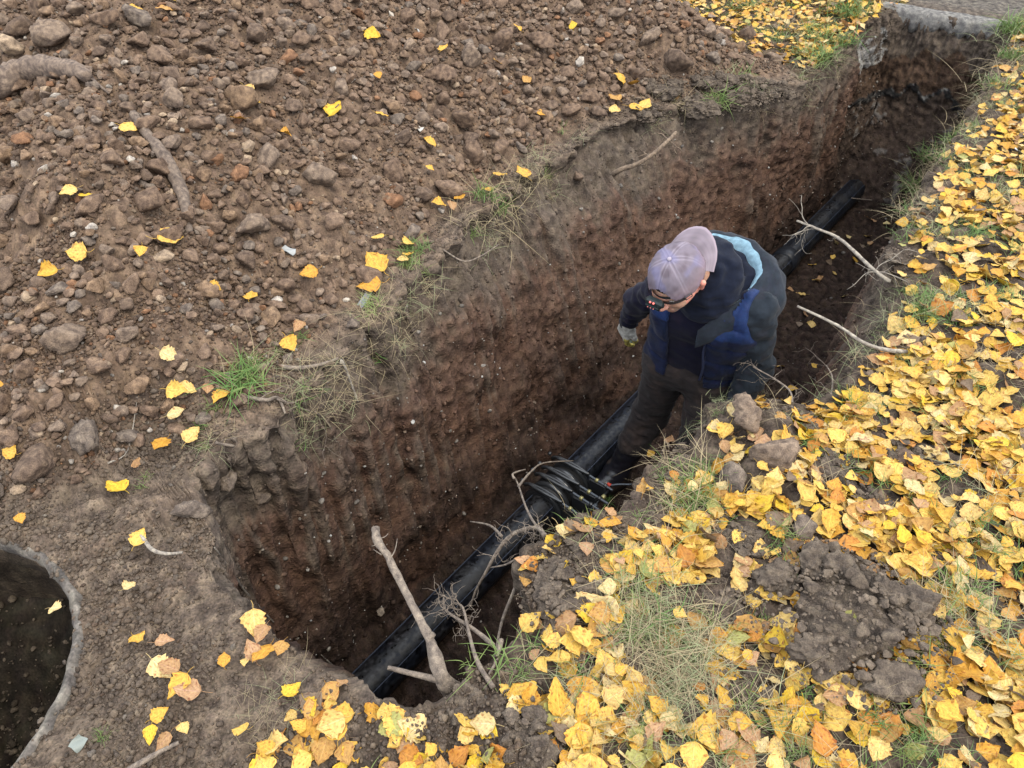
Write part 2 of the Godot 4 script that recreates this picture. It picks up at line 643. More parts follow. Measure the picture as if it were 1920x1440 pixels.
func leaf_texture(seed_: int) -> ImageTexture:   # the blade: veins, freckles, browned margin
	var s := 160
	var img := Image.create(s, s, false, Image.FORMAT_RGB8)
	var f := FastNoiseLite.new()
	f.seed = seed_
	f.frequency = 0.03
	f.fractal_octaves = 3
	var sp := FastNoiseLite.new()
	sp.seed = seed_ + 5
	sp.noise_type = FastNoiseLite.TYPE_CELLULAR
	sp.frequency = 0.075
	for y in s:
		for x in s:
			var u := (x / float(s) - 0.5) * 2.0      # across
			var v := y / float(s)                     # base to tip
			var l := 0.86 + 0.14 * f.get_noise_2d(x, y)
			var mid := exp(-pow(u / 0.03, 2.0))
			var vv := v * 8.0 - absf(u) * 2.6
			var ph := absf(vv - roundf(vv))
			var vein := exp(-pow(ph / 0.07, 2.0)) * (1.0 - absf(u) * 0.6)
			var groove := exp(-pow((ph - 0.14) / 0.09, 2.0)) * 0.5
			l = l * (1.0 + 0.11 * vein + 0.16 * mid - 0.07 * groove)
			var col := Color(l, l * (1.0 - 0.02 * vein), l * (0.93 + 0.35 * maxf(vein * 0.5, mid)))
			var brown := clampf(f.get_noise_2d(x * 1.3 + 300.0, y * 1.3) * 1.8 - 0.55 + 0.5 * ss(0.6, 1.05, absf(u) + absf(v - 0.4) * 0.8), 0.0, 0.75)
			col = col.lerp(Color(0.60, 0.43, 0.34), brown)
			if sp.get_noise_2d(x, y) < -0.93 + 0.08 * f.get_noise_2d(x + 900.0, y): col = col.lerp(Color(0.34, 0.22, 0.14), 0.8)
			img.set_pixel(x, y, Color(clampf(col.r, 0, 1), clampf(col.g, 0, 1), clampf(col.b, 0, 1)))
	return tex_from(img)

# ---------------------------------------------------------------- leaves
func leaf_mesh(kind: int) -> ArrayMesh:   # one unit long from base to tip, lying in xz, upper face +y
	var r := RandomNumberGenerator.new()
	r.seed = 700 + kind
	var rows := 13
	var half := 4
	var width := r.randf_range(0.36, 0.45)
	var fold := r.randf_range(-0.08, 0.22)
	var bend := r.randf_range(-0.35, 0.45)
	var curl := r.randf_range(-0.1, 0.5) * (0.7 if kind % 4 else 2.4)
	var twist := r.randf_range(-0.5, 0.5)
	var peak := r.randf_range(0.28, 0.40)
	var wav := r.randf_range(2.0, 5.0)
	var wph := r.randf() * TAU
	var pts := []
	var st := begin()
	st.set_smooth_group(0)
	for i in rows + 1:
		var v := float(i) / rows
		var w := 0.0
		if v < peak: w = pow(sin(v / peak * PI * 0.5), 0.62)
		else: w = pow(1.0 - (v - peak) / (1.0 - peak), 0.92) * (1.0 + 0.22 * sin((v - peak) / (1.0 - peak) * PI))
		w *= width
		var row := []
		for k in range(-half, half + 1):
			var u := float(k) / half
			var ww := w
			var vv := v
			if absi(k) == half:
				ww *= 1.0 + r.randf_range(-0.10, 0.10) + (0.08 if i % 2 else -0.06)
				vv += r.randf_range(-0.02, 0.02)
			var x := u * ww
			var y := absf(x) * fold + curl * x * x * 1.6 + 0.025 * 1.5 * sin(wav * v * TAU * 0.5 + wph + u * 2.0) * absf(u) - 0.02 * (1.0 - minf(1.0, absf(u) * 4.0)) * 0.4
			var a := bend * (vv - 0.4)
			var z := vv
			y += 0.5 * bend * (vv - 0.4) * (vv - 0.4) - x * twist * (vv - 0.3) * 0.8
			row.append([Vector3(x, y, z - 0.4), Vector2(0.5 + 0.5 * u, v)])
		pts.append(row)
	for i in rows:
		for k in half * 2:
			for q in [[i, k], [i, k + 1], [i + 1, k], [i, k + 1], [i + 1, k + 1], [i + 1, k]]:
				st.set_uv(pts[q[0]][q[1]][1])
				st.add_vertex(pts[q[0]][q[1]][0])
	# stalk
	var base: Vector3 = pts[0][half][0]
	var pl := r.randf_range(0.25, 0.42)
	tube(st, [base, base + Vector3(0.02, r.randf_range(-0.01, 0.05), -pl * 0.5), base + Vector3(r.randf_range(-0.12, 0.12), r.randf_range(-0.02, 0.08), -pl)], [0.014, 0.011, 0.010], 3, 0.0, 2)
	return done(st)

var tones := [   # linear base colours of the fallen leaves
	[Color(0.600, 0.358, 0.056), 20.0], [Color(0.660, 0.437, 0.104), 24.0], [Color(0.540, 0.279, 0.036), 11.0], [Color(0.640, 0.446, 0.160), 16.0],
	[Color(0.620, 0.484, 0.248), 9.0], [Color(0.450, 0.251, 0.072), 8.0], [Color(0.380, 0.220, 0.110), 6.0], [Color(0.500, 0.214, 0.036), 4.0],
	[Color(0.640, 0.428, 0.036), 6.0], [Color(0.170, 0.120, 0.085), 3.0], [Color(0.340, 0.330, 0.110), 2.0], [Color(0.420, 0.251, 0.144), 4.0]]
func pick_tone(r: RandomNumberGenerator) -> int:
	var total := 0.0
	for t in tones: total += t[1]
	var x := r.randf() * total
	for i in tones.size():
		x -= tones[i][1]
		if x <= 0.0: return i
	return 0

var leaf_meshes: Array[ArrayMesh] = []
var leaf_tex := []
var leaf_mats := {}
func leaf_mat(tone: int, tex: int) -> StandardMaterial3D:
	var key := tone * 10 + tex
	if not leaf_mats.has(key):
		var m := mat(tones[tone][0], 0.62, leaf_tex[tex])
		m.metallic_specular = 0.4
		m.backlight_enabled = true
		m.backlight = Color(0.35, 0.35, 0.35)
		leaf_mats[key] = m
	return leaf_mats[key]

func lie_on(pos: Vector3, nor: Vector3, size: float, yaw: float, tilt: float, lift: float, r: RandomNumberGenerator) -> Transform3D:
	var y := (nor + Vector3(r.randfn(0, 1), 0, r.randfn(0, 1)) * tilt).normalized()
	var x := Vector3(cos(yaw), 0, sin(yaw))
	x = (x - y * x.dot(y)).normalized()
	var b := Basis(x, y, x.cross(y))
	return Transform3D(b.scaled_local(Vector3.ONE * size), pos + nor * lift)

# ---------------------------------------------------------------- stones and clods
func clod_mesh(kind: int, sub: int, flat: float, rough: float, crumb := 0.0) -> ArrayMesh:
	var r := RandomNumberGenerator.new()
	r.seed = 300 + kind
	var s := SphereMesh.new()
	s.radius = 1.0
	s.height = 2.0
	s.radial_segments = sub
	s.rings = sub / 2 - 1
	var a := s.get_mesh_arrays()
	var v: PackedVector3Array = a[Mesh.ARRAY_VERTEX]
	var o := Vector3(r.randf(), r.randf(), r.randf()) * 50.0
	var planes := []
	for k in 12:
		var d := Vector3(r.randfn(0, 1), r.randfn(0, 1), r.randfn(0, 1)).normalized()
		planes.append([d, r.randf_range(0.48, 0.80)])
	var sq := Vector3(r.randf_range(0.8, 1.2), flat, r.randf_range(0.7, 1.0))
	for i in v.size():
		var p := v[i].normalized()
		var l := 1.0
		for pl in planes:
			var c: float = p.dot(pl[0])
			if c > pl[1] * l - 0.0:
				l = minf(l, lerpf(pl[1] / c, l, 0.015))
		var q := p * 2.0 + o
		l *= 1.0 + rough * ns.get_noise_3d(q.x, q.y, q.z) + rough * 0.5 * ns.get_noise_3d(q.x * 2.7, q.y * 2.7, q.z * 2.7) + rough * 0.25 * ns.get_noise_3d(q.x * 7.0, q.y * 7.0, q.z * 7.0)
		if crumb > 0.0:
			l -= crumb * (nc.get_noise_3d(q.x * 1.6, q.y * 1.6, q.z * 1.6) + 0.5) + crumb * 0.5 * (nc.get_noise_3d(q.x * 4.0, q.y * 4.0, q.z * 4.0) + 0.5)
		v[i] = p * l * sq
	var st := begin()
	st.set_smooth_group(0)
	var ix: PackedInt32Array = a[Mesh.ARRAY_INDEX]
	for i in ix: 
		st.add_vertex(v[i])
	return done(st)

var clods: Array[ArrayMesh] = []
var clod_small: Array[ArrayMesh] = []

func stone_xf(pos: Vector3, nor: Vector3, size: float, r: RandomNumberGenerator, sink := 0.35) -> Transform3D:
	var b := Basis(Vector3(r.randfn(0, 1), r.randfn(0, 1), r.randfn(0, 1)).normalized(), r.randf() * 0.9)
	b = Basis(Vector3.UP, r.randf() * TAU) * b
	return Transform3D(b.scaled_local(Vector3(1, r.randf_range(0.75, 1.1), r.randf_range(0.8, 1.15)) * size), pos + nor * size * (0.75 - sink * 2.0 * 0.6))

# ---------------------------------------------------------------- grass
func tuft_mesh(kind: int, blades: int, spread: float, droop: float, width: float) -> ArrayMesh:   # about one unit high
	var r := RandomNumberGenerator.new()
	r.seed = 900 + kind
	var st := begin()
	st.set_smooth_group(0)
	for b in blades:
		var yaw := r.randf() * TAU
		var out := Vector3(cos(yaw), 0, sin(yaw))
		var base := Vector3(r.randfn(0, 1), 0, r.randfn(0, 1)) * spread * 0.35
		var len_ := r.randf_range(0.5, 1.1)
		var lean := r.randf_range(0.15, 0.9) * spread * 1.4
		var dr := r.randf_range(0.3, 1.2) * droop
		var kink := r.randf_range(-0.4, 0.4)
		var side := out.cross(Vector3.UP)
		var prev := []
		var segs := 6
		for k in segs + 1:
			var f := float(k) / segs
			var p := base + out * (lean * f + dr * f * f * 0.7) * len_ + Vector3.UP * len_ * (f - dr * f * f * 0.75) + side * kink * f * f * len_
			var w := width * (1.0 - f * f * 0.92) * (0.6 + 0.4 * minf(1.0, f * 4.0))
			var cur := [p - side * w, p + Vector3.UP * -w * 0.5, p + side * w]
			if k > 0:
				for q in 2:
					for vtx in [prev[q], cur[q], prev[q + 1], prev[q + 1], cur[q], cur[q + 1]]:
						st.add_vertex(vtx)
			prev = cur
	return done(st)

# a root that forks: tubes of one thing
func forked(st: SurfaceTool, p: Vector3, dir: Vector3, len_: float, rad: float, depth: int, r: RandomNumberGenerator, wiggle := 0.5, gravity := 0.0) -> void:
	var pts := [p]
	var rr := [rad]
	var d := dir.normalized()
	var n := 5
	for k in n:
		d = (d + Vector3(r.randfn(0, 1), r.randfn(0, 1), r.randfn(0, 1)) * wiggle * 0.5 + Vector3.DOWN * gravity).normalized()
		p += d * len_ / n
		pts.append(p)
		rr.append(lerpf(rad, rad * 0.45, (k + 1.0) / n))
		if depth > 0 and r.randf() < 0.75:
			forked(st, p, (d + Vector3(r.randfn(0, 1), r.randfn(0, 1), r.randfn(0, 1)) * 0.8).normalized(), len_ * r.randf_range(0.35, 0.7), maxf(rad * 0.5, 0.0006), depth - 1, r, wiggle, gravity)
	tube(st, pts, rr, 5 if rad > 0.003 else 4, 0.1, 2)

# ---------------------------------------------------------------- a body and clothes as smooth fields, meshed with surface nets
class Field:
	var lo: Vector3
	var cell: float
	var nx: int
	var ny: int
	var nz: int
	var v := PackedFloat32Array()
	func _init(a: Vector3, b: Vector3, c: float) -> void:
		lo = a
		cell = c
		nx = int((b.x - a.x) / c) + 2
		ny = int((b.y - a.y) / c) + 2
		nz = int((b.z - a.z) / c) + 2
		v.resize(nx * ny * nz)
		v.fill(1.0)
	# a tapered capsule, joined with a smooth minimum
	func bone(a: Vector3, b: Vector3, ra: float, rb: float, k := 0.04) -> void:
		var m := maxf(ra, rb) + k + cell * 2.0
		var x0 := maxi(0, int((minf(a.x, b.x) - m - lo.x) / cell))
		var x1 := mini(nx - 1, int((maxf(a.x, b.x) + m - lo.x) / cell) + 1)
		var y0 := maxi(0, int((minf(a.y, b.y) - m - lo.y) / cell))
		var y1 := mini(ny - 1, int((maxf(a.y, b.y) + m - lo.y) / cell) + 1)
		var z0 := maxi(0, int((minf(a.z, b.z) - m - lo.z) / cell))
		var z1 := mini(nz - 1, int((maxf(a.z, b.z) + m - lo.z) / cell) + 1)
		var ab := b - a
		var inv := 1.0 / maxf(ab.length_squared(), 1e-9)
		for x in range(x0, x1 + 1):
			for y in range(y0, y1 + 1):
				var row := (x * ny + y) * nz
				for z in range(z0, z1 + 1):
					var p := lo + Vector3(x, y, z) * cell - a
					var h := clampf(p.dot(ab) * inv, 0.0, 1.0)
					var d := (p - ab * h).length() - lerpf(ra, rb, h)
					var o := v[row + z]
					var q := maxf(k - absf(o - d), 0.0) / k
					v[row + z] = minf(o, d) - q * q * k * 0.25
	func ball(c: Vector3, basis: Basis, r: Vector3, k := 0.03) -> void:   # an ellipsoid with its own axes
		var m := maxf(r.x, maxf(r.y, r.z)) + k + cell * 2.0
		var small := minf(r.x, minf(r.y, r.z))
		var inv := basis.inverse()
		var x0 := maxi(0, int((c.x - m - lo.x) / cell))
		var x1 := mini(nx - 1, int((c.x + m - lo.x) / cell) + 1)
		var y0 := maxi(0, int((c.y - m - lo.y) / cell))
		var y1 := mini(ny - 1, int((c.y + m - lo.y) / cell) + 1)
		var z0 := maxi(0, int((c.z - m - lo.z) / cell))
		var z1 := mini(nz - 1, int((c.z + m - lo.z) / cell) + 1)
		for x in range(x0, x1 + 1):
			for y in range(y0, y1 + 1):
				var row := (x * ny + y) * nz
				for z in range(z0, z1 + 1):
					var p := inv * (lo + Vector3(x, y, z) * cell - c)
					var s := p / r
					var l := s.length()
					var d := (l - 1.0) * l / maxf((s / r).length(), 1e-6) if l > 0.05 else -small
					var o := v[row + z]
					var q := maxf(k - absf(o - d), 0.0) / k
					v[row + z] = minf(o, d) - q * q * k * 0.25
	func carve(f: Callable) -> void:   # f(p, d) gives the new distance near the surface
		for x in nx:
			for y in ny:
				var row := (x * ny + y) * nz
				for z in nz:
					var d := v[row + z]
					if d < 0.05 and d > -0.06: v[row + z] = f.call(lo + Vector3(x, y, z) * cell, d)
	func mesh(st: SurfaceTool, paint: Callable, first := 0) -> int:
		var id := PackedInt32Array()
		id.resize(nx * ny * nz)
		id.fill(-1)
		var pts := PackedVector3Array()
		var sx := ny * nz
		var near := cell * 4.0
		for x in nx - 1:
			for y in ny - 1:
				for z in nz - 1:
					var i := x * sx + y * nz + z
					if v[i] > near or v[i] < -near: continue
					var c := [v[i], v[i + 1], v[i + nz], v[i + nz + 1], v[i + sx], v[i + sx + 1], v[i + sx + nz], v[i + sx + nz + 1]]
					var mask := 0
					for k in 8:
						if c[k] < 0.0: mask |= 1 << k
					if mask == 0 or mask == 255: continue
					var s := Vector3()
					var cnt := 0
					for e in [[0, 1], [2, 3], [4, 5], [6, 7], [0, 2], [1, 3], [4, 6], [5, 7], [0, 4], [1, 5], [2, 6], [3, 7]]:
						var a: float = c[e[0]]
						var b: float = c[e[1]]
						if (a < 0.0) == (b < 0.0): continue
						var f := a / (a - b)
						var pa := Vector3(e[0] >> 2, (e[0] >> 1) & 1, e[0] & 1)
						var pb := Vector3(e[1] >> 2, (e[1] >> 1) & 1, e[1] & 1)
						s += pa.lerp(pb, f)
						cnt += 1
					id[i] = pts.size()
					pts.append(lo + (Vector3(x, y, z) + s / cnt) * cell)
		var nor := PackedVector3Array()
		nor.resize(pts.size())
		var ix := PackedInt32Array()
		for x in range(1, nx - 1):
			for y in range(1, ny - 1):
				for z in range(1, nz - 1):
					var i := x * sx + y * nz + z
					var a := v[i] < 0.0
					for ax in 3:
						var st1: int = [sx, nz, 1][ax]
						if a == (v[i + st1] < 0.0): continue
						var u: int = [nz, 1, sx][ax]
						var w: int = [1, sx, nz][ax]
						var q0 := id[i - u - w]
						var q1 := id[i - w]
						var q2 := id[i]
						var q3 := id[i - u]
						if q0 < 0 or q1 < 0 or q2 < 0 or q3 < 0: continue
						if a: ix.append_array([q0, q2, q1, q0, q3, q2])
						else: ix.append_array([q0, q1, q2, q0, q2, q3])
		for k in range(0, ix.size(), 3):
			var f := -(pts[ix[k + 1]] - pts[ix[k]]).cross(pts[ix[k + 2]] - pts[ix[k]])
			nor[ix[k]] += f
			nor[ix[k + 1]] += f
			nor[ix[k + 2]] += f
		for k in pts.size():
			st.set_normal(nor[k].normalized())
			st.set_color(paint.call(pts[k]))
			st.add_vertex(pts[k])
		for k in ix: st.add_index(first + k)
		return first + pts.size()

func field_mesh(f: Field, paint: Callable) -> ArrayMesh:
	var st := begin()
	f.mesh(st, paint)
	return st.commit()

func cloth(rough := 0.9) -> StandardMaterial3D:
	var m := StandardMaterial3D.new()
	m.vertex_color_use_as_albedo = true
	m.albedo_texture = cloth_tex[0]
	m.uv1_triplanar = true
	m.uv1_world_triplanar = true
	m.uv1_scale = Vector3.ONE * 9.0
	m.heightmap_enabled = true
	m.heightmap_texture = cloth_tex[1]
	m.heightmap_scale = 0.12
	m.roughness = rough
	m.metallic_specular = 0.25
	m.rim_enabled = true
	m.rim = 0.12
	return m

var cloth_tex := []
func cloth_textures() -> void:
	var s := 256
	var a := noise_image(s, 0.25, 2, 51).get_data()
	var b := noise_image(s, 0.02, 4, 52).get_data()
	var c := PackedByteArray()
	var h := PackedByteArray()
	c.resize(s * s)
	h.resize(s * s)
	for i in s * s:
		c[i] = int(clampf(200 + (a[i] - 128) * 0.35 + (b[i] - 128) * 0.22, 0, 255))
		h[i] = int(clampf(a[i] * 0.4 + b[i] * 0.6, 0, 255))
	cloth_tex = [tex_from(Image.create_from_data(s, s, false, Image.FORMAT_L8, c)), tex_from(Image.create_from_data(s, s, false, Image.FORMAT_L8, h))]

func build_person() -> void:
	cloth_textures()
	var root := thing("person", "person in navy hoodie, blue padded vest and backwards faded cap bending forward in the trench", "person", W(2.45, -0.98, FLOOR))
	var inv := Transform3D(Basis(), -root.position)
	# joints (metres)
	var hip_r := W(2.47, -1.03, -0.42)
	var hip_l := W(2.50, -0.85, -0.42)
	var knee_r := W(2.545, -1.117, -0.85)
	var knee_l := W(2.45, -0.83, -0.85)
	var ank_r := W(2.435, -1.195, -1.20)
	var ank_l := W(2.60, -0.84, -1.20)
	var toe_r := W(2.27, -1.235, -1.268)
	var toe_l := W(2.42, -0.82, -1.268)
	var pel := W(2.49, -0.94, -0.40)
	var belly := W(2.46, -0.93, -0.26)
	var chest_r := W(2.42, -0.98, -0.12)
	var chest_l := W(2.44, -0.80, -0.11)
	var sh_r := W(2.38, -1.06, -0.045)
	var sh_l := W(2.42, -0.715, -0.025)
	var el_r := W(2.465, -1.205, -0.20)
	var wr_r := W(2.53, -1.285, -0.385)
	var el_l := W(2.46, -0.672, -0.29)
	var wr_l := W(2.35, -0.68, -0.50)
	var neck := W(2.42, -0.905, 0.03)
	# head axes: face, crown, left side of the head
	var face := (-U * 0.80 - N * 0.06 + Vector3(0, -0.60, 0)).normalized()
	var crown := (Vector3.UP + face * 0.0)
	crown = (crown - face * crown.dot(face)).normalized()
	var left := face.cross(crown) * -1.0
	if left.dot(N) < 0.0: left = -left
	var hb := Basis(left, crown, face)
	var hc := W(2.205, -0.952, 0.135)      # middle of the skull
	var H := func(a: float, b: float, c: float) -> Vector3: return hc + left * a + crown * b + face * c

	# the body: one continuous figure
	var st := begin()
	var f := Field.new(W(2.45, -0.95, -0.65) - Vector3(0.62, 0.75, 0.62), W(2.45, -0.95, 0.06) + Vector3(0.62, 0.03, 0.62), 0.014)
	for b in [[hip_r, knee_r, 0.075, 0.052], [hip_l, knee_l, 0.075, 0.052], [knee_r, ank_r, 0.050, 0.036], [knee_l, ank_l, 0.050, 0.036], [ank_r, toe_r, 0.038, 0.028], [ank_l, toe_l, 0.038, 0.028],
		[hip_r, hip_l, 0.09, 0.09], [pel, belly, 0.105, 0.10], [belly, chest_r, 0.09, 0.085], [belly, chest_l, 0.09, 0.085], [chest_r, chest_l, 0.09, 0.09], [sh_r, chest_r, 0.05, 0.08], [sh_l, chest_l, 0.05, 0.08],
		[sh_r, el_r, 0.046, 0.038], [el_r, wr_r, 0.036, 0.026], [sh_l, el_l, 0.046, 0.038], [el_l, wr_l, 0.036, 0.026], [chest_r.lerp(chest_l, 0.5), neck, 0.08, 0.06]]:
		f.bone(b[0], b[1], b[2], b[3], 0.05)
	var skin := func(p: Vector3) -> Color: return lin(0.40, 0.225, 0.155)
	var so_far: int = f.mesh(st, skin)
	# head and neck with a finer grid
	var hf := Field.new(hc - Vector3(0.22, 0.24, 0.22), hc + Vector3(0.30, 0.18, 0.24), 0.0048)
	hf.ball(H.call(0, 0.015, -0.008), hb, Vector3(0.073, 0.098, 0.093), 0.02)
	hf.ball(H.call(0, -0.055, 0.030), hb, Vector3(0.056, 0.065, 0.062), 0.04)        # jaw
	hf.bone(H.call(0, -0.105, 0.068), H.call(0, -0.100, 0.060), 0.022, 0.026, 0.03)  # chin
	hf.bone(H.call(0, -0.02, -0.05), neck, 0.055, 0.062, 0.04)
	for s in [-1.0, 1.0]:
		hf.bone(H.call(0.045 * s, -0.035, 0.062), H.call(0.060 * s, -0.030, 0.020), 0.020, 0.018, 0.03)   # cheekbones
		hf.bone(H.call(0.012 * s, 0.018, 0.088), H.call(0.050 * s, 0.014, 0.066), 0.010, 0.009, 0.02)     # brow
		hf.bone(H.call(0.078 * s, 0.010, -0.006), H.call(0.073 * s, -0.042, -0.002), 0.013, 0.010, 0.008) # ear
		hf.bone(H.call(0.100 * s, 0.004, -0.020), H.call(0.090 * s, -0.034, -0.014), 0.011, 0.008, 0.006)
	hf.bone(H.call(0, 0.008, 0.090), H.call(0, -0.034, 0.112), 0.010, 0.013, 0.012)  # nose
	for s in [-1.0, 1.0]: hf.ball(H.call(0.012 * s, -0.038, 0.101), hb, Vector3(0.009, 0.008, 0.010), 0.006)
	hf.bone(H.call(-0.020, -0.068, 0.086), H.call(0.020, -0.068, 0.086), 0.009, 0.009, 0.012)
	hf.bone(H.call(-0.017, -0.080, 0.083), H.call(0.017, -0.080, 0.083), 0.009, 0.009, 0.012)
	hf.carve(func(p: Vector3, d: float) -> float:
		var q := hb.inverse() * (p - hc)
		for s in [-1.0, 1.0]:
			var e := Vector3((q.x - 0.031 * s) / 0.016, (q.y + 0.004) / 0.010, (q.z - 0.088) / 0.012).length() - 1.0   # eye sockets
			d = maxf(d, -e * 0.010)
		if absf(q.y + 0.0735) < 0.003 and q.z > 0.07 and absf(q.x) < 0.022: d += 0.003
		var ee := Vector3((absf(q.x) - 0.084) / 0.006, (q.y + 0.006) / 0.016, (q.z + 0.004) / 0.007).length() - 1.0
		d = maxf(d, -ee * 0.005)
		return d)
	hf.mesh(st, func(p: Vector3) -> Color:
		var q := hb.inverse() * (p - hc)
		var c := lin(0.40, 0.225, 0.155)
		if absf(q.x) > 0.070 and q.z > -0.03: c = lin(0.58, 0.24, 0.18)
		if q.z > 0.09: c = lin(0.52, 0.26, 0.19)
		if q.y < -0.045 and q.z > 0.0: c = c.lerp(lin(0.30, 0.20, 0.155), 0.45)     # stubble
		return c * (1.0 + 0.1 * ns.get_noise_3d(p.x * 90.0, p.y * 90.0, p.z * 90.0)), so_far)
	var skin_mat := StandardMaterial3D.new()
	skin_mat.vertex_color_use_as_albedo = true
	skin_mat.roughness = 0.55
	skin_mat.subsurf_scatter_enabled = true
	skin_mat.subsurf_scatter_strength = 0.15
	put("body", st.commit(), skin_mat, root, inv)
	for s in [-1.0, 1.0]:
		var em := SphereMesh.new()
		em.radius = 0.011
		em.height = 0.022
		var eye := put("eye", em, mat(lin(0.65, 0.6, 0.56), 0.2), root, Transform3D(Basis(), H.call(0.031 * s, -0.004, 0.079)) )
		eye.position += inv.origin
	# hair under the cap: a cropped shell round the back and sides, showing at the forehead gap too
	var hair := Field.new(hc - Vector3(0.15, 0.14, 0.15), hc + Vector3(0.15, 0.15, 0.15), 0.005)
	hair.ball(H.call(0, 0.018, -0.012), hb, Vector3(0.079, 0.102, 0.098), 0.01)
	hair.ball(H.call(0, -0.035, -0.045), hb, Vector3(0.074, 0.055, 0.058), 0.03)
	hair.carve(func(p: Vector3, d: float) -> float:
		var q := hb.inverse() * (p - hc)
		d += 0.0025 * ns.get_noise_3d(p.x * 160.0, p.y * 160.0, p.z * 160.0)
		var hairline := 0.034 if q.z > 0.055 else lerpf(-0.062, 0.034, ss(0.0, 0.055, q.z))
		if q.z > -0.025 and q.z < 0.02 and absf(q.x) > 0.06: hairline = -0.012
		return maxf(d, (hairline - q.y) * 0.8))
	put("hair", field_mesh(hair, func(p: Vector3) -> Color: return lin(0.016, 0.013, 0.012) * (1.0 + 0.8 * ns.get_noise_3d(p.x * 200.0, p.y * 200.0, p.z * 200.0))), cloth(0.7), root, inv)

	# trousers, in folds
	var tr := Field.new(W(2.45, -0.95, -0.72) - Vector3(0.40, 0.34, 0.40), W(2.45, -0.95, -0.35) + Vector3(0.40, 0.12, 0.40), 0.0095)
	for b in [[hip_r, knee_r, 0.106, 0.080], [hip_l, knee_l, 0.106, 0.080], [knee_r, knee_r.lerp(ank_r, 0.50), 0.080, 0.078], [knee_l, knee_l.lerp(ank_l, 0.50), 0.080, 0.078], [hip_r, hip_l, 0.115, 0.115], [pel, belly, 0.125, 0.11]]:
		tr.bone(b[0], b[1], b[2], b[3], 0.05)
	tr.carve(func(p: Vector3, d: float) -> float:
		var n1 := ns.get_noise_3d(p.x * 7.0 + p.y * 6.0, p.y * 17.0, p.z * 7.0)
		var n2 := ns.get_noise_3d(p.x * 20.0 + p.y * 10.0, p.y * 38.0, p.z * 20.0)
		d += 0.011 * (absf(n1) - 0.25) + 0.004 * n2
		return d)
	put("trousers", field_mesh(tr, func(p: Vector3) -> Color:
		var c := lin(0.046, 0.036, 0.037)
		return c.lerp(lin(0.075, 0.055, 0.045), 0.5 * ss(0.1, 0.6, ns.get_noise_3d(p.x * 12.0, p.y * 8.0, p.z * 12.0)))), cloth(), root, inv)
	# rubber boots
	for e in [[knee_r, ank_r, toe_r], [knee_l, ank_l, toe_l]]:
		var kn: Vector3 = e[0]
		var an: Vector3 = e[1]
		var to: Vector3 = e[2]
		var fl := Vector3(an.x, FLOOR + 0.045, an.z)
		var mid := (an + to) * 0.5
		var bf := Field.new(Vector3(minf(an.x, minf(to.x, kn.x)), FLOOR - 0.02, minf(an.z, minf(to.z, kn.z))) - Vector3(0.13, 0, 0.13), Vector3(maxf(an.x, maxf(to.x, kn.x)), kn.lerp(an, 0.35).y + 0.05, maxf(an.z, maxf(to.z, kn.z))) + Vector3(0.13, 0, 0.13), 0.0075)
		bf.bone(kn.lerp(an, 0.38), an, 0.072, 0.054, 0.02)
		var dirf := (Vector3(to.x - an.x, 0, to.z - an.z)).normalized()
		bf.bone(fl - dirf * 0.035, Vector3(to.x, FLOOR + 0.045, to.z) - dirf * 0.02, 0.047, 0.049, 0.05)
		bf.bone(an, fl, 0.056, 0.05, 0.03)
		bf.bone(an + dirf * 0.01, Vector3(mid.x, FLOOR + 0.06, mid.z), 0.052, 0.046, 0.04)
		var grow := func(p: Vector3, d: float) -> float:
			var up: float = p.y - FLOOR
			d = maxf(d, 0.004 - up)
			if up < 0.022: d -= 0.005                      # the sole's welt
			d += 0.003 * ns.get_noise_3d(p.x * 10.0, p.y * 45.0, p.z * 10.0) * ss(0.08, 0.16, up) 
			return maxf(d, (p - kn.lerp(an, 0.38)).dot((kn - an).normalized()))
		bf.carve(grow)
		var rub := StandardMaterial3D.new()
		rub.vertex_color_use_as_albedo = true
		rub.roughness = 0.32
		put("rubber_boot", field_mesh(bf, func(p: Vector3) -> Color: return lin(0.010, 0.011, 0.014).lerp(lin(0.06, 0.042, 0.032), 0.6 * ss(0.05, 0.5, ns.get_noise_3d(p.x * 14.0, p.y * 14.0, p.z * 14.0) + (FLOOR + 0.07 - p.y) * 3.0))), rub, root, inv)

	# hoodie: body and sleeves
	var fwd := -U
	var torso_n: float = chest_r.lerp(chest_l, 0.5).dot(N)
	var ho := Field.new(W(2.45, -0.93, -0.20) - Vector3(0.46, 0.36, 0.46), W(2.45, -0.93, -0.05) + Vector3(0.46, 0.14, 0.46), 0.0095)
	for b in [[pel + Vector3(0, -0.02, 0), belly, 0.128, 0.126], [hip_r + Vector3(0, 0.03, 0), chest_r, 0.100, 0.102], [hip_l + Vector3(0, 0.03, 0), chest_l, 0.106, 0.108], [chest_r, chest_l, 0.112, 0.112], [sh_r, chest_r, 0.078, 0.11], [sh_l, chest_l, 0.078, 0.11],
		[chest_r.lerp(chest_l, 0.5), neck, 0.11, 0.085]]:
		ho.bone(b[0], b[1], b[2], b[3], 0.05)
	for b in [[sh_r, el_r, 0.074, 0.060], [el_r, wr_r.lerp(el_r, 0.06), 0.060, 0.044], [sh_l, el_l, 0.080, 0.066], [el_l, wr_l, 0.066, 0.047]]:
		ho.bone(b[0], b[1], b[2], b[3], 0.035)
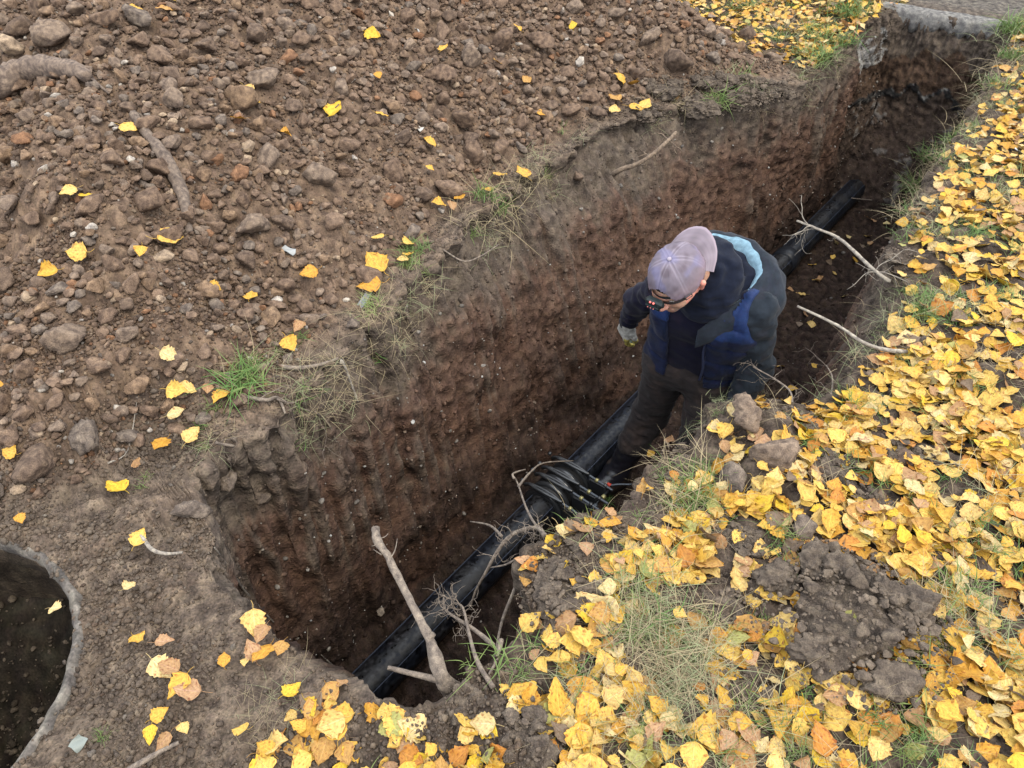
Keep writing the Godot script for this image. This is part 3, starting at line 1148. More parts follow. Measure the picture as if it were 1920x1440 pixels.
	ho.carve(func(p: Vector3, d: float) -> float:
		var n1 := ns.get_noise_3d(p.x * 6.0 + p.y * 7.0, p.y * 12.0, p.z * 6.0)
		var n2 := ns.get_noise_3d(p.x * 16.0 - p.y * 9.0, p.y * 26.0, p.z * 16.0)
		var arm := ss(0.12, 0.19, absf(p.dot(N) - torso_n))
		d += lerpf(0.007, 0.018, arm) * (absf(n1) - 0.22) + 0.006 * n2 * arm + 0.003 * (1.0 - arm)
		var s := (p - belly).dot(fwd)
		if p.y < -0.385 and p.y > -0.40: d += 0.004           # waistband seam
		return maxf(d, -0.445 - p.y + 0.03 * (p - pel).dot(U)))
	put("hoodie", field_mesh(ho, func(p: Vector3) -> Color:
		var c := lin(0.0105, 0.0105, 0.027)
		var nn := p.dot(N)
		c = c.lerp(lin(0.022, 0.028, 0.042), ss(-0.77, -0.72, nn))
		# stitched curve of the pouch pocket
		return c.lerp(lin(0.06, 0.05, 0.045), 0.12 * ss(0.25, 0.7, ns.get_noise_3d(p.x * 14.0, p.y * 14.0, p.z * 14.0)))), cloth(), root, inv)
	# padded vest: a shell over the chest, open in front, quilted
	var ve := Field.new(W(2.45, -0.93, -0.20) - Vector3(0.40, 0.36, 0.40), W(2.45, -0.93, -0.05) + Vector3(0.40, 0.16, 0.40), 0.0085)
	for b in [[pel + Vector3(0, -0.01, 0), belly, 0.148, 0.146], [hip_r + Vector3(0, 0.03, 0), chest_r, 0.119, 0.121], [hip_l + Vector3(0, 0.03, 0), chest_l, 0.127, 0.131], [chest_r, chest_l, 0.131, 0.131], [sh_r, chest_r, 0.082, 0.122], [sh_l.lerp(chest_l, 0.10), chest_l, 0.098, 0.126],
		[chest_r.lerp(chest_l, 0.5), neck, 0.115, 0.06]]:
		ve.bone(b[0], b[1], b[2], b[3], 0.05)
	var mid_n := (chest_r.lerp(chest_l, 0.5)).dot(N)
	ve.carve(func(p: Vector3, d: float) -> float:
		var nn := p.dot(N) - mid_n
		var tt := p.dot(U)
		var sag := 0.006 * ns.get_noise_3d(p.x * 12.0, p.y * 12.0, p.z * 12.0)
		# quilting: seams across and one upright seam on the shoulder panel
		var row := p.y * 9.5 + nn * 1.5 + 0.4
		var ph := absf(row - roundf(row))
		d += 0.0055 * exp(-ph * ph / 0.004) + sag
		var up := (nn - 0.14) / 0.008
		d += 0.006 * exp(-up * up)
		# front opening, wider at the collar
		var open_r := 0.105
		var open_l := 0.055
		if tt < 2.46:
			if nn > -open_r and nn < open_l: d = maxf(d, minf(nn + open_r, open_l - nn))
		if nn < 0.125 and nn > -0.13: d = maxf(d, p.y + 0.03)
		# arm holes: cut at the shoulder seams
		d = maxf(d, (p - sh_l).dot((N * 0.90 - U * 0.12 + Vector3(0, 0.26, 0)).normalized()) - 0.022)
		d = maxf(d, (p - sh_r).dot((-N * 0.92 + Vector3(0, 0.25, 0)).normalized()) - 0.012)
		return maxf(d, -0.43 - p.y))
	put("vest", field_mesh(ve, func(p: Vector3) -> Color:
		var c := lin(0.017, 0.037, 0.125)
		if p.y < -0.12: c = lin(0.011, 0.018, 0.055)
		return c * (1.0 + 0.3 * ns.get_noise_3d(p.x * 9.0, p.y * 9.0, p.z * 9.0))), cloth(0.6), root, inv)
	# zip down the vest's left front edge
	var zp := []
	for k in 9:
		var q := W(2.30, mid_n + 0.055, -0.07 - 0.036 * k)
		var push := 0.0
		q = W(2.46 - 0.144 - 0.01 * sin(k * 0.5), mid_n + 0.058 + 0.004 * sin(k * 1.3), -0.06 - 0.037 * k)
		zp.append(q)
	put("zip", tube_mesh(zp, [0.005, 0.005, 0.005, 0.005, 0.005, 0.005, 0.005, 0.005, 0.005], 6), mat(lin(0.02, 0.025, 0.05), 0.5), root, inv)

	# hood, thrown back round the neck: a swept fold, outside and lining
	var ring := [W(2.285, -0.865, -0.115), W(2.325, -0.80, -0.03), W(2.41, -0.75, 0.025), W(2.51, -0.75, 0.075), W(2.58, -0.835, 0.10), W(2.60, -0.93, 0.105), W(2.56, -1.02, 0.085), W(2.47, -1.07, 0.035), W(2.38, -1.05, -0.03), W(2.33, -0.97, -0.10)]
	var rad := [0.14, 0.42, 0.92, 1.2, 1.2, 1.2, 1.1, 0.85, 0.55, 0.25]
	var centre := W(2.44, -0.93, 0.0)
	var prof := [[-0.034, -0.105], [-0.032, -0.06], [-0.027, -0.02], [-0.016, 0.012], [-0.003, 0.026], [0.014, 0.029], [0.036, 0.018], [0.062, -0.008], [0.084, -0.045], [0.092, -0.085], [0.074, -0.130], [0.030, -0.15], [-0.02, -0.15]]
	var grid := []
	var steps := 72
	for i in steps + 1:
		var g := i / float(steps) * 8.999
		var k := int(g)
		var fk := g - k
		var p0: Vector3 = ring[maxi(k - 1, 0)]
		var c0: Vector3 = (ring[k] as Vector3).cubic_interpolate(ring[k + 1], p0, ring[mini(k + 2, 9)], fk)
		var w: float = lerpf(rad[k], rad[k + 1], fk)
		var out := (c0 - centre) * Vector3(1, 0, 1)
		out = out.normalized()
		var row := []
		for j in prof.size():
			var q: Vector3 = c0 + out * prof[j][0] * w + Vector3(0, prof[j][1] * (0.35 + 0.65 * w), 0)
			if j > 3:
				var fold := absf(ns.get_noise_3d(q.x * 7.0 + 3.0, q.y * 9.0, q.z * 7.0))
				q += (out * 0.8 + Vector3.UP * 0.5) * (0.020 * (fold - 0.22) + 0.006 * ns.get_noise_3d(q.x * 22.0, q.y * 22.0, q.z * 22.0)) * w
			else:
				q += out * 0.005 * ns.get_noise_3d(q.x * 16.0, q.y * 16.0, q.z * 16.0)
			row.append(q)
		grid.append(row)
	var finer := []
	for row in grid:
		var fr := []
		for j in prof.size() - 1:
			for q in 4:
				fr.append((row[j] as Vector3).cubic_interpolate(row[j + 1], row[maxi(j - 1, 0)], row[mini(j + 2, prof.size() - 1)], q / 4.0))
		fr.append(row[-1])
		finer.append(fr)
	for part in 2:
		var hs := begin()
		hs.set_smooth_group(0)
		var j0 := 0 if part == 0 else 17
		var j1 := 17 if part == 0 else (prof.size() - 1) * 4
		for i in steps:
			for j in range(j0, j1):
				for e in [[i, j], [i + 1, j], [i, j + 1], [i, j + 1], [i + 1, j], [i + 1, j + 1]]:
					var p: Vector3 = finer[e[0]][e[1]]
					var c := lin(0.27, 0.44, 0.56) * (1.0 + 0.22 * ns.get_noise_3d(p.x * 70.0, p.y * 70.0, p.z * 70.0)) if part == 0 else lin(0.026, 0.033, 0.047) * (1.0 + 0.3 * ns.get_noise_3d(p.x * 14.0, p.y * 14.0, p.z * 14.0))
					hs.set_color(c)
					hs.add_vertex(p)
		put("hood_lining" if part == 0 else "hood", done(hs), cloth(), root, inv)
	# a scarf-like inner collar, dark blue
	var co := Field.new(W(2.42, -0.91, 0.04) - Vector3(0.27, 0.18, 0.27), W(2.42, -0.91, 0.04) + Vector3(0.27, 0.18, 0.27), 0.0075)
	var nape: Vector3 = H.call(0, -0.06, -0.055)
	var nax := (nape - neck).normalized()
	var nu := (U - nax * U.dot(nax)).normalized()
	var nv := nax.cross(nu)
	var nc0 := neck + nax * 0.085
	var nc1 := neck + nax * 0.03
	for k in 14:
		var a0 := TAU * k / 14.0
		var a1 := TAU * (k + 1) / 14.0
		co.bone(nc0 + nu * 0.078 * cos(a0) + nv * 0.074 * sin(a0), nc0 + nu * 0.078 * cos(a1) + nv * 0.074 * sin(a1), 0.033, 0.033, 0.02)
		co.bone(nc1 + nu * 0.112 * cos(a0) + nv * 0.096 * sin(a0), nc1 + nu * 0.112 * cos(a1) + nv * 0.096 * sin(a1), 0.042, 0.042, 0.03)
	for k in range(1, 8):
		var ia: Vector3 = ring[k] + (centre - ring[k]) * 0.22 + Vector3(0, -0.018, 0)
		var ib: Vector3 = ring[k + 1] + (centre - ring[k + 1]) * 0.22 + Vector3(0, -0.018, 0)
		co.bone(ia, ib, 0.036, 0.036, 0.03)
	co.carve(func(p: Vector3, d: float) -> float: return d + 0.008 * ns.get_noise_3d(p.x * 14.0, p.y * 25.0, p.z * 14.0))
	put("inner_collar", field_mesh(co, func(p: Vector3) -> Color: return lin(0.008, 0.014, 0.030)), cloth(), root, inv)

	build_cap(root, inv, hb, hc)
	build_glove(root, inv, el_r, wr_r)
	build_glove_hidden(root, inv, el_l, wr_l)

func build_cap(root: Node3D, inv: Transform3D, hb: Basis, hc: Vector3) -> void:
	var m := StandardMaterial3D.new()
	m.vertex_color_use_as_albedo = true
	m.roughness = 0.9
	m.metallic_specular = 0.2
	var place := Transform3D(hb.scaled_local(Vector3.ONE * 1.05), hc + inv.origin)
	# crown: head axes, x left, y crown, z face. Angle 0 is the face.
	var nt := 120
	var np_ := 34
	var at := func(a: float, v: float, off: float) -> Vector3:   # v 0 at the button, 1 at the band
		var ph := v * 1.66
		var rx := 0.0905
		var rz := 0.108
		var y := 0.106 * cos(ph)
		var s := pow(sin(minf(ph, PI * 0.5)), 0.88)
		var drop := 0.0
		if ph > PI * 0.5: y = 0.106 * -(ph - PI * 0.5) * 0.9
		var sm := absf(fposmod(a / (TAU / 6.0) + 0.5, 1.0) - 0.5) * (TAU / 6.0)   # distance from a seam
		var seam := exp(-pow(sm * s / 0.035, 2.0))
		var dent := 0.0045 * ns.get_noise_3d(sin(a) * 2.2, cos(a) * 2.2, v * 2.6 + 3.0) + 0.003 * ns.get_noise_3d(sin(a) * 7.0, cos(a) * 7.0, v * 6.0)
		var k := 1.0 - 0.022 * seam * (1.0 - v * 0.5) + dent * 9.0 * s * (1.0 - 0.6 * v)
		return Vector3(sin(a) * s * (rx * k + off), (y + 0.012) * (1.0 + (k - 1.0) * 0.6) + off * cos(ph), cos(a) * s * (rz * k + off) - 0.010)
	var open := func(a: float, v: float) -> bool:   # gap over the forehead, below it the strap
		var w := absf(wrapf(a, -PI, PI))
		if w > 0.62: return false
		return v > 0.62 + 0.30 * pow(w / 0.62, 2.0)
	var st := begin()
	st.set_smooth_group(0)
	for layer in 2:
		var off := 0.0 if layer == 0 else -0.0025
		for i in nt:
			for j in np_:
				var a0 := TAU * i / nt
				var a1 := TAU * (i + 1) / nt
				var v0 := float(j) / np_
				var v1 := float(j + 1) / np_
				if open.call((a0 + a1) * 0.5, (v0 + v1) * 0.5): continue
				var q := [[a0, v0], [a0, v1], [a1, v0], [a1, v0], [a0, v1], [a1, v1]]
				if layer == 1: q.reverse()
				for e in q:
					var p: Vector3 = at.call(e[0], e[1], off)
					var sm := absf(fposmod(e[0] / (TAU / 6.0) + 0.5, 1.0) - 0.5) * (TAU / 6.0) * sin(minf(e[1] * 1.66, 1.57))
					var c := lin(0.142, 0.122, 0.150)
					c = c.lerp(lin(0.23, 0.205, 0.25), 0.7 * exp(-pow((sm - 0.05) / 0.022, 2.0)))
					c = c.lerp(lin(0.145, 0.145, 0.26), 0.5 * ss(0.0, 0.5, ns.get_noise_3d(p.x * 13.0 + 5.0, p.y * 13.0, p.z * 13.0)))
					c = c.lerp(lin(0.21, 0.15, 0.165), 0.7 * ss(0.5, 0.95, e[1]))
					c = c.lerp(lin(0.075, 0.06, 0.072), 0.6 * ss(0.35, 0.8, ns.get_noise_3d(p.x * 14.0 + 1.5, p.y * 14.0, p.z * 14.0 + 8.0)))
					c *= 1.0 + 0.05 * ns.get_noise_3d(p.x * 60.0, p.y * 60.0, p.z * 60.0)
					if e[1] > 0.90 and fposmod(e[1] * np_, 1.5) < 0.5: c *= 0.86
					st.set_color(c)
					st.add_vertex(p)
	var cap := put("cap", done(st), m, root, place)
	# button
	var b := SphereMesh.new()
	b.radius = 0.0075
	b.height = 0.009
	b.radial_segments = 14
	b.rings = 7
	put("button", b, mat(lin(0.27, 0.24, 0.29), 0.9), cap, Transform3D(Basis(), Vector3(0, 0.1195, -0.010)))
	# brim at the back, curved down at its sides
	st = begin()
	st.set_smooth_group(0)
	var grid := []
	for i in 29:
		var u := (i / 28.0 - 0.5) * 2.0
		var row := []
		for j in 13:
			var v := j / 12.0
			var a := PI + u * 1.12
			var base: Vector3 = at.call(a, 0.985, 0.001)
			var reach := 0.074 * sqrt(maxf(0.0, 1.0 - u * u * 0.94))
			var p := base + Vector3(0, 0, -1) * reach * v + Vector3(sin(a) * 0.016 * v, 0, 0)
			p.y += 0.012 * v * (1.0 - u * u) - 0.030 * u * u * v + 0.004
			row.append(p)
		grid.append(row)
	for side in 2:
		var off := Vector3(0, 0.0022 if side == 0 else -0.0022, 0)
		for i in 28:
			for j in 12:
				var q := [[i, j], [i, j + 1], [i + 1, j], [i + 1, j], [i, j + 1], [i + 1, j + 1]]
				if side == 1: q.reverse()
				for e in q:
					var p: Vector3 = grid[e[0]][e[1]]
					var c := lin(0.180, 0.152, 0.178) * (1.0 + 0.18 * ns.get_noise_3d(p.x * 25.0, p.y * 25.0, p.z * 25.0) - (0.08 if e[1] % 3 == 2 else 0.0))
					if e[1] >= 11: c = lin(0.25, 0.205, 0.24)
					st.set_color(c)
					st.add_vertex(p + off * (0.4 if e[1] == 12 or e[0] == 0 or e[0] == 28 else 1.0))
	put("brim", done(st), m, cap)
	# strap that closes the gap, and its metal buckle end towards the ear
	st = begin()
	st.set_smooth_group(0)
	for i in 30:
		var a0 := -0.80 + 1.75 * i / 30.0
		var a1 := -0.80 + 1.75 * (i + 1) / 30.0
		var p := []
		for e in [[a0, 0.90], [a0, 1.0], [a1, 0.90], [a1, 1.0]]: p.append(at.call(e[0], e[1], 0.003))
		for k in [0, 1, 2, 2, 1, 3]: st.add_vertex(p[k])
	put("strap", done(st), mat(lin(0.035, 0.028, 0.028), 0.8), cap)
	st = begin()
	for e in [[0.93, 0.865, 1.15, 0.865], [0.93, 0.985, 1.15, 0.985], [0.93, 0.865, 0.93, 0.985], [1.15, 0.865, 1.15, 0.985]]:
		tube(st, [at.call(e[0], e[1], 0.006), at.call(lerpf(e[0], e[2], 0.5), lerpf(e[1], e[3], 0.5), 0.0065), at.call(e[2], e[3], 0.006)], [0.0016, 0.0016, 0.0016], 5, 0.0, 2)
	var metal := mat(lin(0.10, 0.10, 0.10), 0.35)
	metal.metallic = 0.8
	put("buckle", done(st, false), metal, cap)
	# head lamp on the forehead with its elastic strap
	var lamp := Node3D.new()
	lamp.name = "headlamp"
	root.add_child(lamp, true)
	lamp.transform = place
	st = begin()
	var lb := Transform3D(Basis(Vector3.RIGHT, 0.25), Vector3(-0.004, 0.030, 0.116))
	box(st, lb, Vector3(0.066, 0.042, 0.030), 0.011)
	box(st, lb * Transform3D(Basis(), Vector3(0, -0.002, 0.017)), Vector3(0.050, 0.030, 0.010), 0.006)
	var plast := mat(lin(0.014, 0.02, 0.022), 0.35)
	put("lamp_housing", done(st, false), plast, lamp)
	for k in 2:
		var d := SphereMesh.new()
		d.radius = 0.0042
		d.height = 0.006
		d.radial_segments = 12
		d.rings = 6
		put("button", d, mat(lin(0.75, 0.16, 0.14), 0.3), lamp, lb * Transform3D(Basis(), Vector3(-0.006 + 0.013 * k, 0.0215, 0.006)))
	for k in 3:
		var d := SphereMesh.new()
		d.radius = 0.0022
		d.height = 0.003
		d.radial_segments = 8
		d.rings = 4
		put("lamp_bulb", d, mat(lin(0.4, 0.12, 0.11), 0.3), lamp, lb * Transform3D(Basis(), Vector3(-0.012 + 0.011 * k, 0.010, 0.0225)))
	st = begin()
	st.set_smooth_group(0)
	for i in 48:
		var a0 := TAU * i / 48.0
		var a1 := TAU * (i + 1) / 48.0
		var p := []
		for e in [[a0, -0.010], [a0, 0.010], [a1, -0.010], [a1, 0.010]]:
			var y: float = 0.034 - 0.030 * (1.0 - cos(e[0])) * 0.5 + e[1]
			p.append(Vector3(sin(e[0]) * 0.079, y, cos(e[0]) * 0.099 - 0.006))
		for k in [0, 2, 1, 1, 2, 3]: st.add_vertex(p[k])
	put("elastic_strap", done(st), mat(lin(0.02, 0.022, 0.025), 0.85), lamp)

func build_glove(root: Node3D, inv: Transform3D, elbow: Vector3, wrist: Vector3) -> void:
	var dir := (wrist - elbow).normalized()
	dir = (dir + Vector3.DOWN * 0.6).normalized()
	var across := (N * 0.75 - U * 0.45)
	across = (across - dir * across.dot(dir)).normalized()      # towards the thumb side
	var palm := dir.cross(across).normalized()
	if palm.dot(U) < 0.0: palm = -palm                           # palm faces back along the trench
	var f := Field.new(wrist + dir * 0.09 - Vector3.ONE * 0.15, wrist + dir * 0.09 + Vector3.ONE * 0.15, 0.0042)
	var P := func(a: float, b: float, c: float) -> Vector3: return wrist + dir * a + across * b + palm * c
	f.bone(P.call(-0.035, 0, 0), P.call(0.01, 0, 0), 0.036, 0.030, 0.012)
	for k in 4:
		var o := (1.5 - k) * 0.020
		f.bone(P.call(0.005, o * 0.6, 0), P.call(0.085, o, 0.002), 0.021, 0.016, 0.015)
		var l: float = [0.068, 0.076, 0.070, 0.054][k]
		var kn: Vector3 = P.call(0.088, o * 1.05, 0.0)
		var a1: Vector3 = P.call(0.088 + l * 0.45, o * 1.08, 0.008 + 0.004 * k)
		var a2: Vector3 = P.call(0.088 + l * 0.78, o * 1.08, 0.026 + 0.004 * k)
		var a3: Vector3 = P.call(0.088 + l * 0.95, o * 1.08, 0.046 + 0.004 * k)
		f.bone(kn, a1, 0.0125, 0.0112, 0.006)
		f.bone(a1, a2, 0.0112, 0.0105, 0.004)
		f.bone(a2, a3, 0.0105, 0.0095, 0.004)
	f.bone(P.call(0.015, 0.022, 0.008), P.call(0.055, 0.046, 0.020), 0.020, 0.0145, 0.012)
	f.bone(P.call(0.055, 0.046, 0.020), P.call(0.088, 0.050, 0.034), 0.0140, 0.0125, 0.005)
	f.bone(P.call(0.088, 0.050, 0.034), P.call(0.112, 0.044, 0.044), 0.0125, 0.0105, 0.005)
	f.carve(func(p: Vector3, d: float) -> float:
		var a := (p - wrist).dot(dir)
		if a < 0.012: d += 0.0015 * sin(a * 1100.0 * 0.6)
		return d + 0.0025 * ns.get_noise_3d(p.x * 40.0, p.y * 40.0, p.z * 40.0))
	put("work_glove", field_mesh(f, func(p: Vector3) -> Color:
		var a := (p - wrist).dot(dir)
		var b := (p - wrist).dot(across)
		var c := lin(0.62, 0.61, 0.56)
		if b > 0.030 and a > 0.075: c = lin(0.55, 0.45, 0.10)
		elif a > 0.115: c = lin(0.10, 0.125, 0.09)
		return c * (1.0 + 0.3 * ns.get_noise_3d(p.x * 45.0, p.y * 45.0, p.z * 45.0) + 0.15 * ns.get_noise_3d(p.x * 160.0, p.y * 160.0, p.z * 160.0))), cloth(), root, inv)

func build_glove_hidden(root: Node3D, inv: Transform3D, elbow: Vector3, wrist: Vector3) -> void:
	var dir := (wrist - elbow).normalized()
	var across := -N
	across = (across - dir * across.dot(dir)).normalized()
	var palm := dir.cross(across).normalized()
	if palm.dot(N) > 0.0: palm = -palm
	var f := Field.new(wrist + dir * 0.09 - Vector3.ONE * 0.15, wrist + dir * 0.09 + Vector3.ONE * 0.15, 0.005)
	var P := func(a: float, b: float, c: float) -> Vector3: return wrist + dir * a + across * b + palm * c
	f.bone(P.call(-0.03, 0, 0), P.call(0.01, 0, 0), 0.036, 0.030, 0.012)
	for k in 4:
		var o := (1.5 - k) * 0.020
		var l: float = [0.068, 0.076, 0.070, 0.054][k]
		f.bone(P.call(0.005, o * 0.6, 0), P.call(0.085, o, 0.002), 0.021, 0.016, 0.015)
		f.bone(P.call(0.088, o * 1.05, 0.0), P.call(0.088 + l * 0.5, o * 1.08, 0.012), 0.0125, 0.011, 0.005)
		f.bone(P.call(0.088 + l * 0.5, o * 1.08, 0.012), P.call(0.088 + l * 0.85, o * 1.08, 0.034), 0.011, 0.0095, 0.005)
	f.bone(P.call(0.015, 0.022, 0.008), P.call(0.055, 0.046, 0.020), 0.020, 0.0145, 0.012)
	f.bone(P.call(0.055, 0.046, 0.020), P.call(0.105, 0.050, 0.036), 0.0140, 0.011, 0.005)
	put("work_glove", field_mesh(f, func(p: Vector3) -> Color: return lin(0.36, 0.36, 0.33)), cloth(), root, inv)

# ---------------------------------------------------------------- things of the place
func build_well() -> void:
	var conc := earth(2.2, 0.5, grain)
	conc.vertex_color_use_as_albedo = true
	var root := thing("concrete_well", "open round concrete well with a pale worn rim set in the dirt", "well", Vector3(WELL.x, 0, WELL.y))
	# rim: a lathe with a slightly uneven profile
	var st := begin()
	st.set_smooth_group(0)
	var prof := [[WELL_R + 0.020, -0.02], [WELL_R + 0.010, 0.003], [WELL_R + 0.003, 0.004], [WELL_R - 0.006, -0.002], [WELL_R - 0.010, -0.014], [WELL_R - 0.008, -0.035]]
	var wall := [[WELL_R - 0.009, -0.03], [WELL_R - 0.005, -0.08], [WELL_R + 0.03, -0.14], [WELL_R + 0.05, -0.4], [WELL_R + 0.05, -1.7]]
	for pass_ in 2:
		var pr: Array = prof if pass_ == 0 else wall
		if pass_ == 1:
			st = begin()
			st.set_smooth_group(0)
		for i in 120:
			for j in pr.size() - 1:
				var q := []
				for e in [[i, j], [i, j + 1], [i + 1, j], [i + 1, j + 1]]:
					var a: float = TAU * (e[0] % 120) / 120.0
					var n1 := ns.get_noise_3d(cos(a) * 4.0, sin(a) * 4.0, pr[e[1]][1] * 6.0)
					var n2 := ns.get_noise_3d(cos(a) * 14.0, sin(a) * 14.0, pr[e[1]][1] * 20.0)
					var r: float = pr[e[1]][0] + 0.008 * n1 + 0.004 * n2
					q.append([Vector3(cos(a) * r, pr[e[1]][1] + (0.006 * n1 if pass_ == 0 else 0.0), sin(a) * r), n2])
				for k in [0, 2, 1, 1, 2, 3]:
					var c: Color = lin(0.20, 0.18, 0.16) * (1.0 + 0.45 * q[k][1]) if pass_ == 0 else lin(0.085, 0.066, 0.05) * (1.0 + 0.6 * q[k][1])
					st.set_color(c)
					st.add_vertex(q[k][0])
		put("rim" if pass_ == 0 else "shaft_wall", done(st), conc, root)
	# mud shelf on the far side, low down, and dark standing water
	st = begin()
	st.set_smooth_group(0)
	var w := WELL_R + 0.045
	for i in 40:
		for j in 24:
			var q := []
			for e in [[i, j], [i, j + 1], [i + 1, j], [i + 1, j + 1]]:
				var a: float = -PI * 0.95 + PI * 0.9 * e[0] / 40.0
				var r: float = w * (1.0 - 0.75 * e[1] / 24.0)
				var p := Vector3(cos(a) * r, 0, sin(a) * r)
				var n1 := ns.get_noise_3d(p.x * 7.0, 0, p.z * 7.0)
				var n2 := ns.get_noise_3d(p.x * 26.0, 0, p.z * 26.0)
				p.y = -0.28 - 0.75 * pow(e[1] / 24.0, 1.2) + 0.05 * n1 + 0.02 * n2
				q.append([p, n2])
			for k in [0, 1, 2, 2, 1, 3]:
				st.set_color(lin(0.036, 0.030, 0.023) * (1.0 + 0.5 * q[k][1]))
				st.add_vertex(q[k][0])
	put("mud", done(st), conc, root)
	var rw := RandomNumberGenerator.new()
	rw.seed = 8
	var wx := []
	var wc := []
	for i in 1500:
		var a := rw.randf_range(-PI * 0.95, -PI * 0.05)
		var f := pow(rw.randf(), 0.7)
		var rr := w * (1.0 - 0.75 * f)
		var p := Vector3(cos(a) * rr, -0.28 - 0.75 * pow(f, 1.2), sin(a) * rr)
		p.y += 0.05 * ns.get_noise_3d(p.x * 7.0, 0, p.z * 7.0)
		wx.append(stone_xf(p, Vector3.UP, 0.003 * pow(1.0 - rw.randf() * 0.98, -0.5), rw, 0.4))
		var c: Color = lin(0.085, 0.068, 0.052) * rw.randf_range(0.6, 1.6)
		c.a = 1.0
		wc.append(c)
	for i in 110:
		var a := rw.randf() * TAU
		var rr := WELL_R + rw.randf_range(-0.012, 0.03)
		wx.append(stone_xf(Vector3(cos(a) * rr, 0.0, sin(a) * rr), Vector3.UP, rw.randf_range(0.003, 0.009), rw, 0.4))
		wc.append(lin(0.15, 0.122, 0.1))
	scatter("grit", clod_mesh(44, 9, 0.8, 0.2), earth(5.0, 0.35, grain), wx, wc, root)
	var disc := CylinderMesh.new()
	disc.top_radius = WELL_R + 0.06
	disc.bottom_radius = WELL_R + 0.06
	disc.height = 0.02
	disc.radial_segments = 64
	var wm := mat(lin(0.010, 0.009, 0.008), 0.30)
	wm.metallic_specular = 0.5
	wm.heightmap_enabled = true
	wm.heightmap_texture = grain[1]
	wm.heightmap_scale = 0.25
	wm.uv1_triplanar = true
	wm.uv1_scale = Vector3.ONE * 1.5
	var o := put("water", disc, wm, null, Transform3D(Basis(), Vector3(WELL.x, -0.85, WELL.y)))
	o.set_meta("kind", "structure")

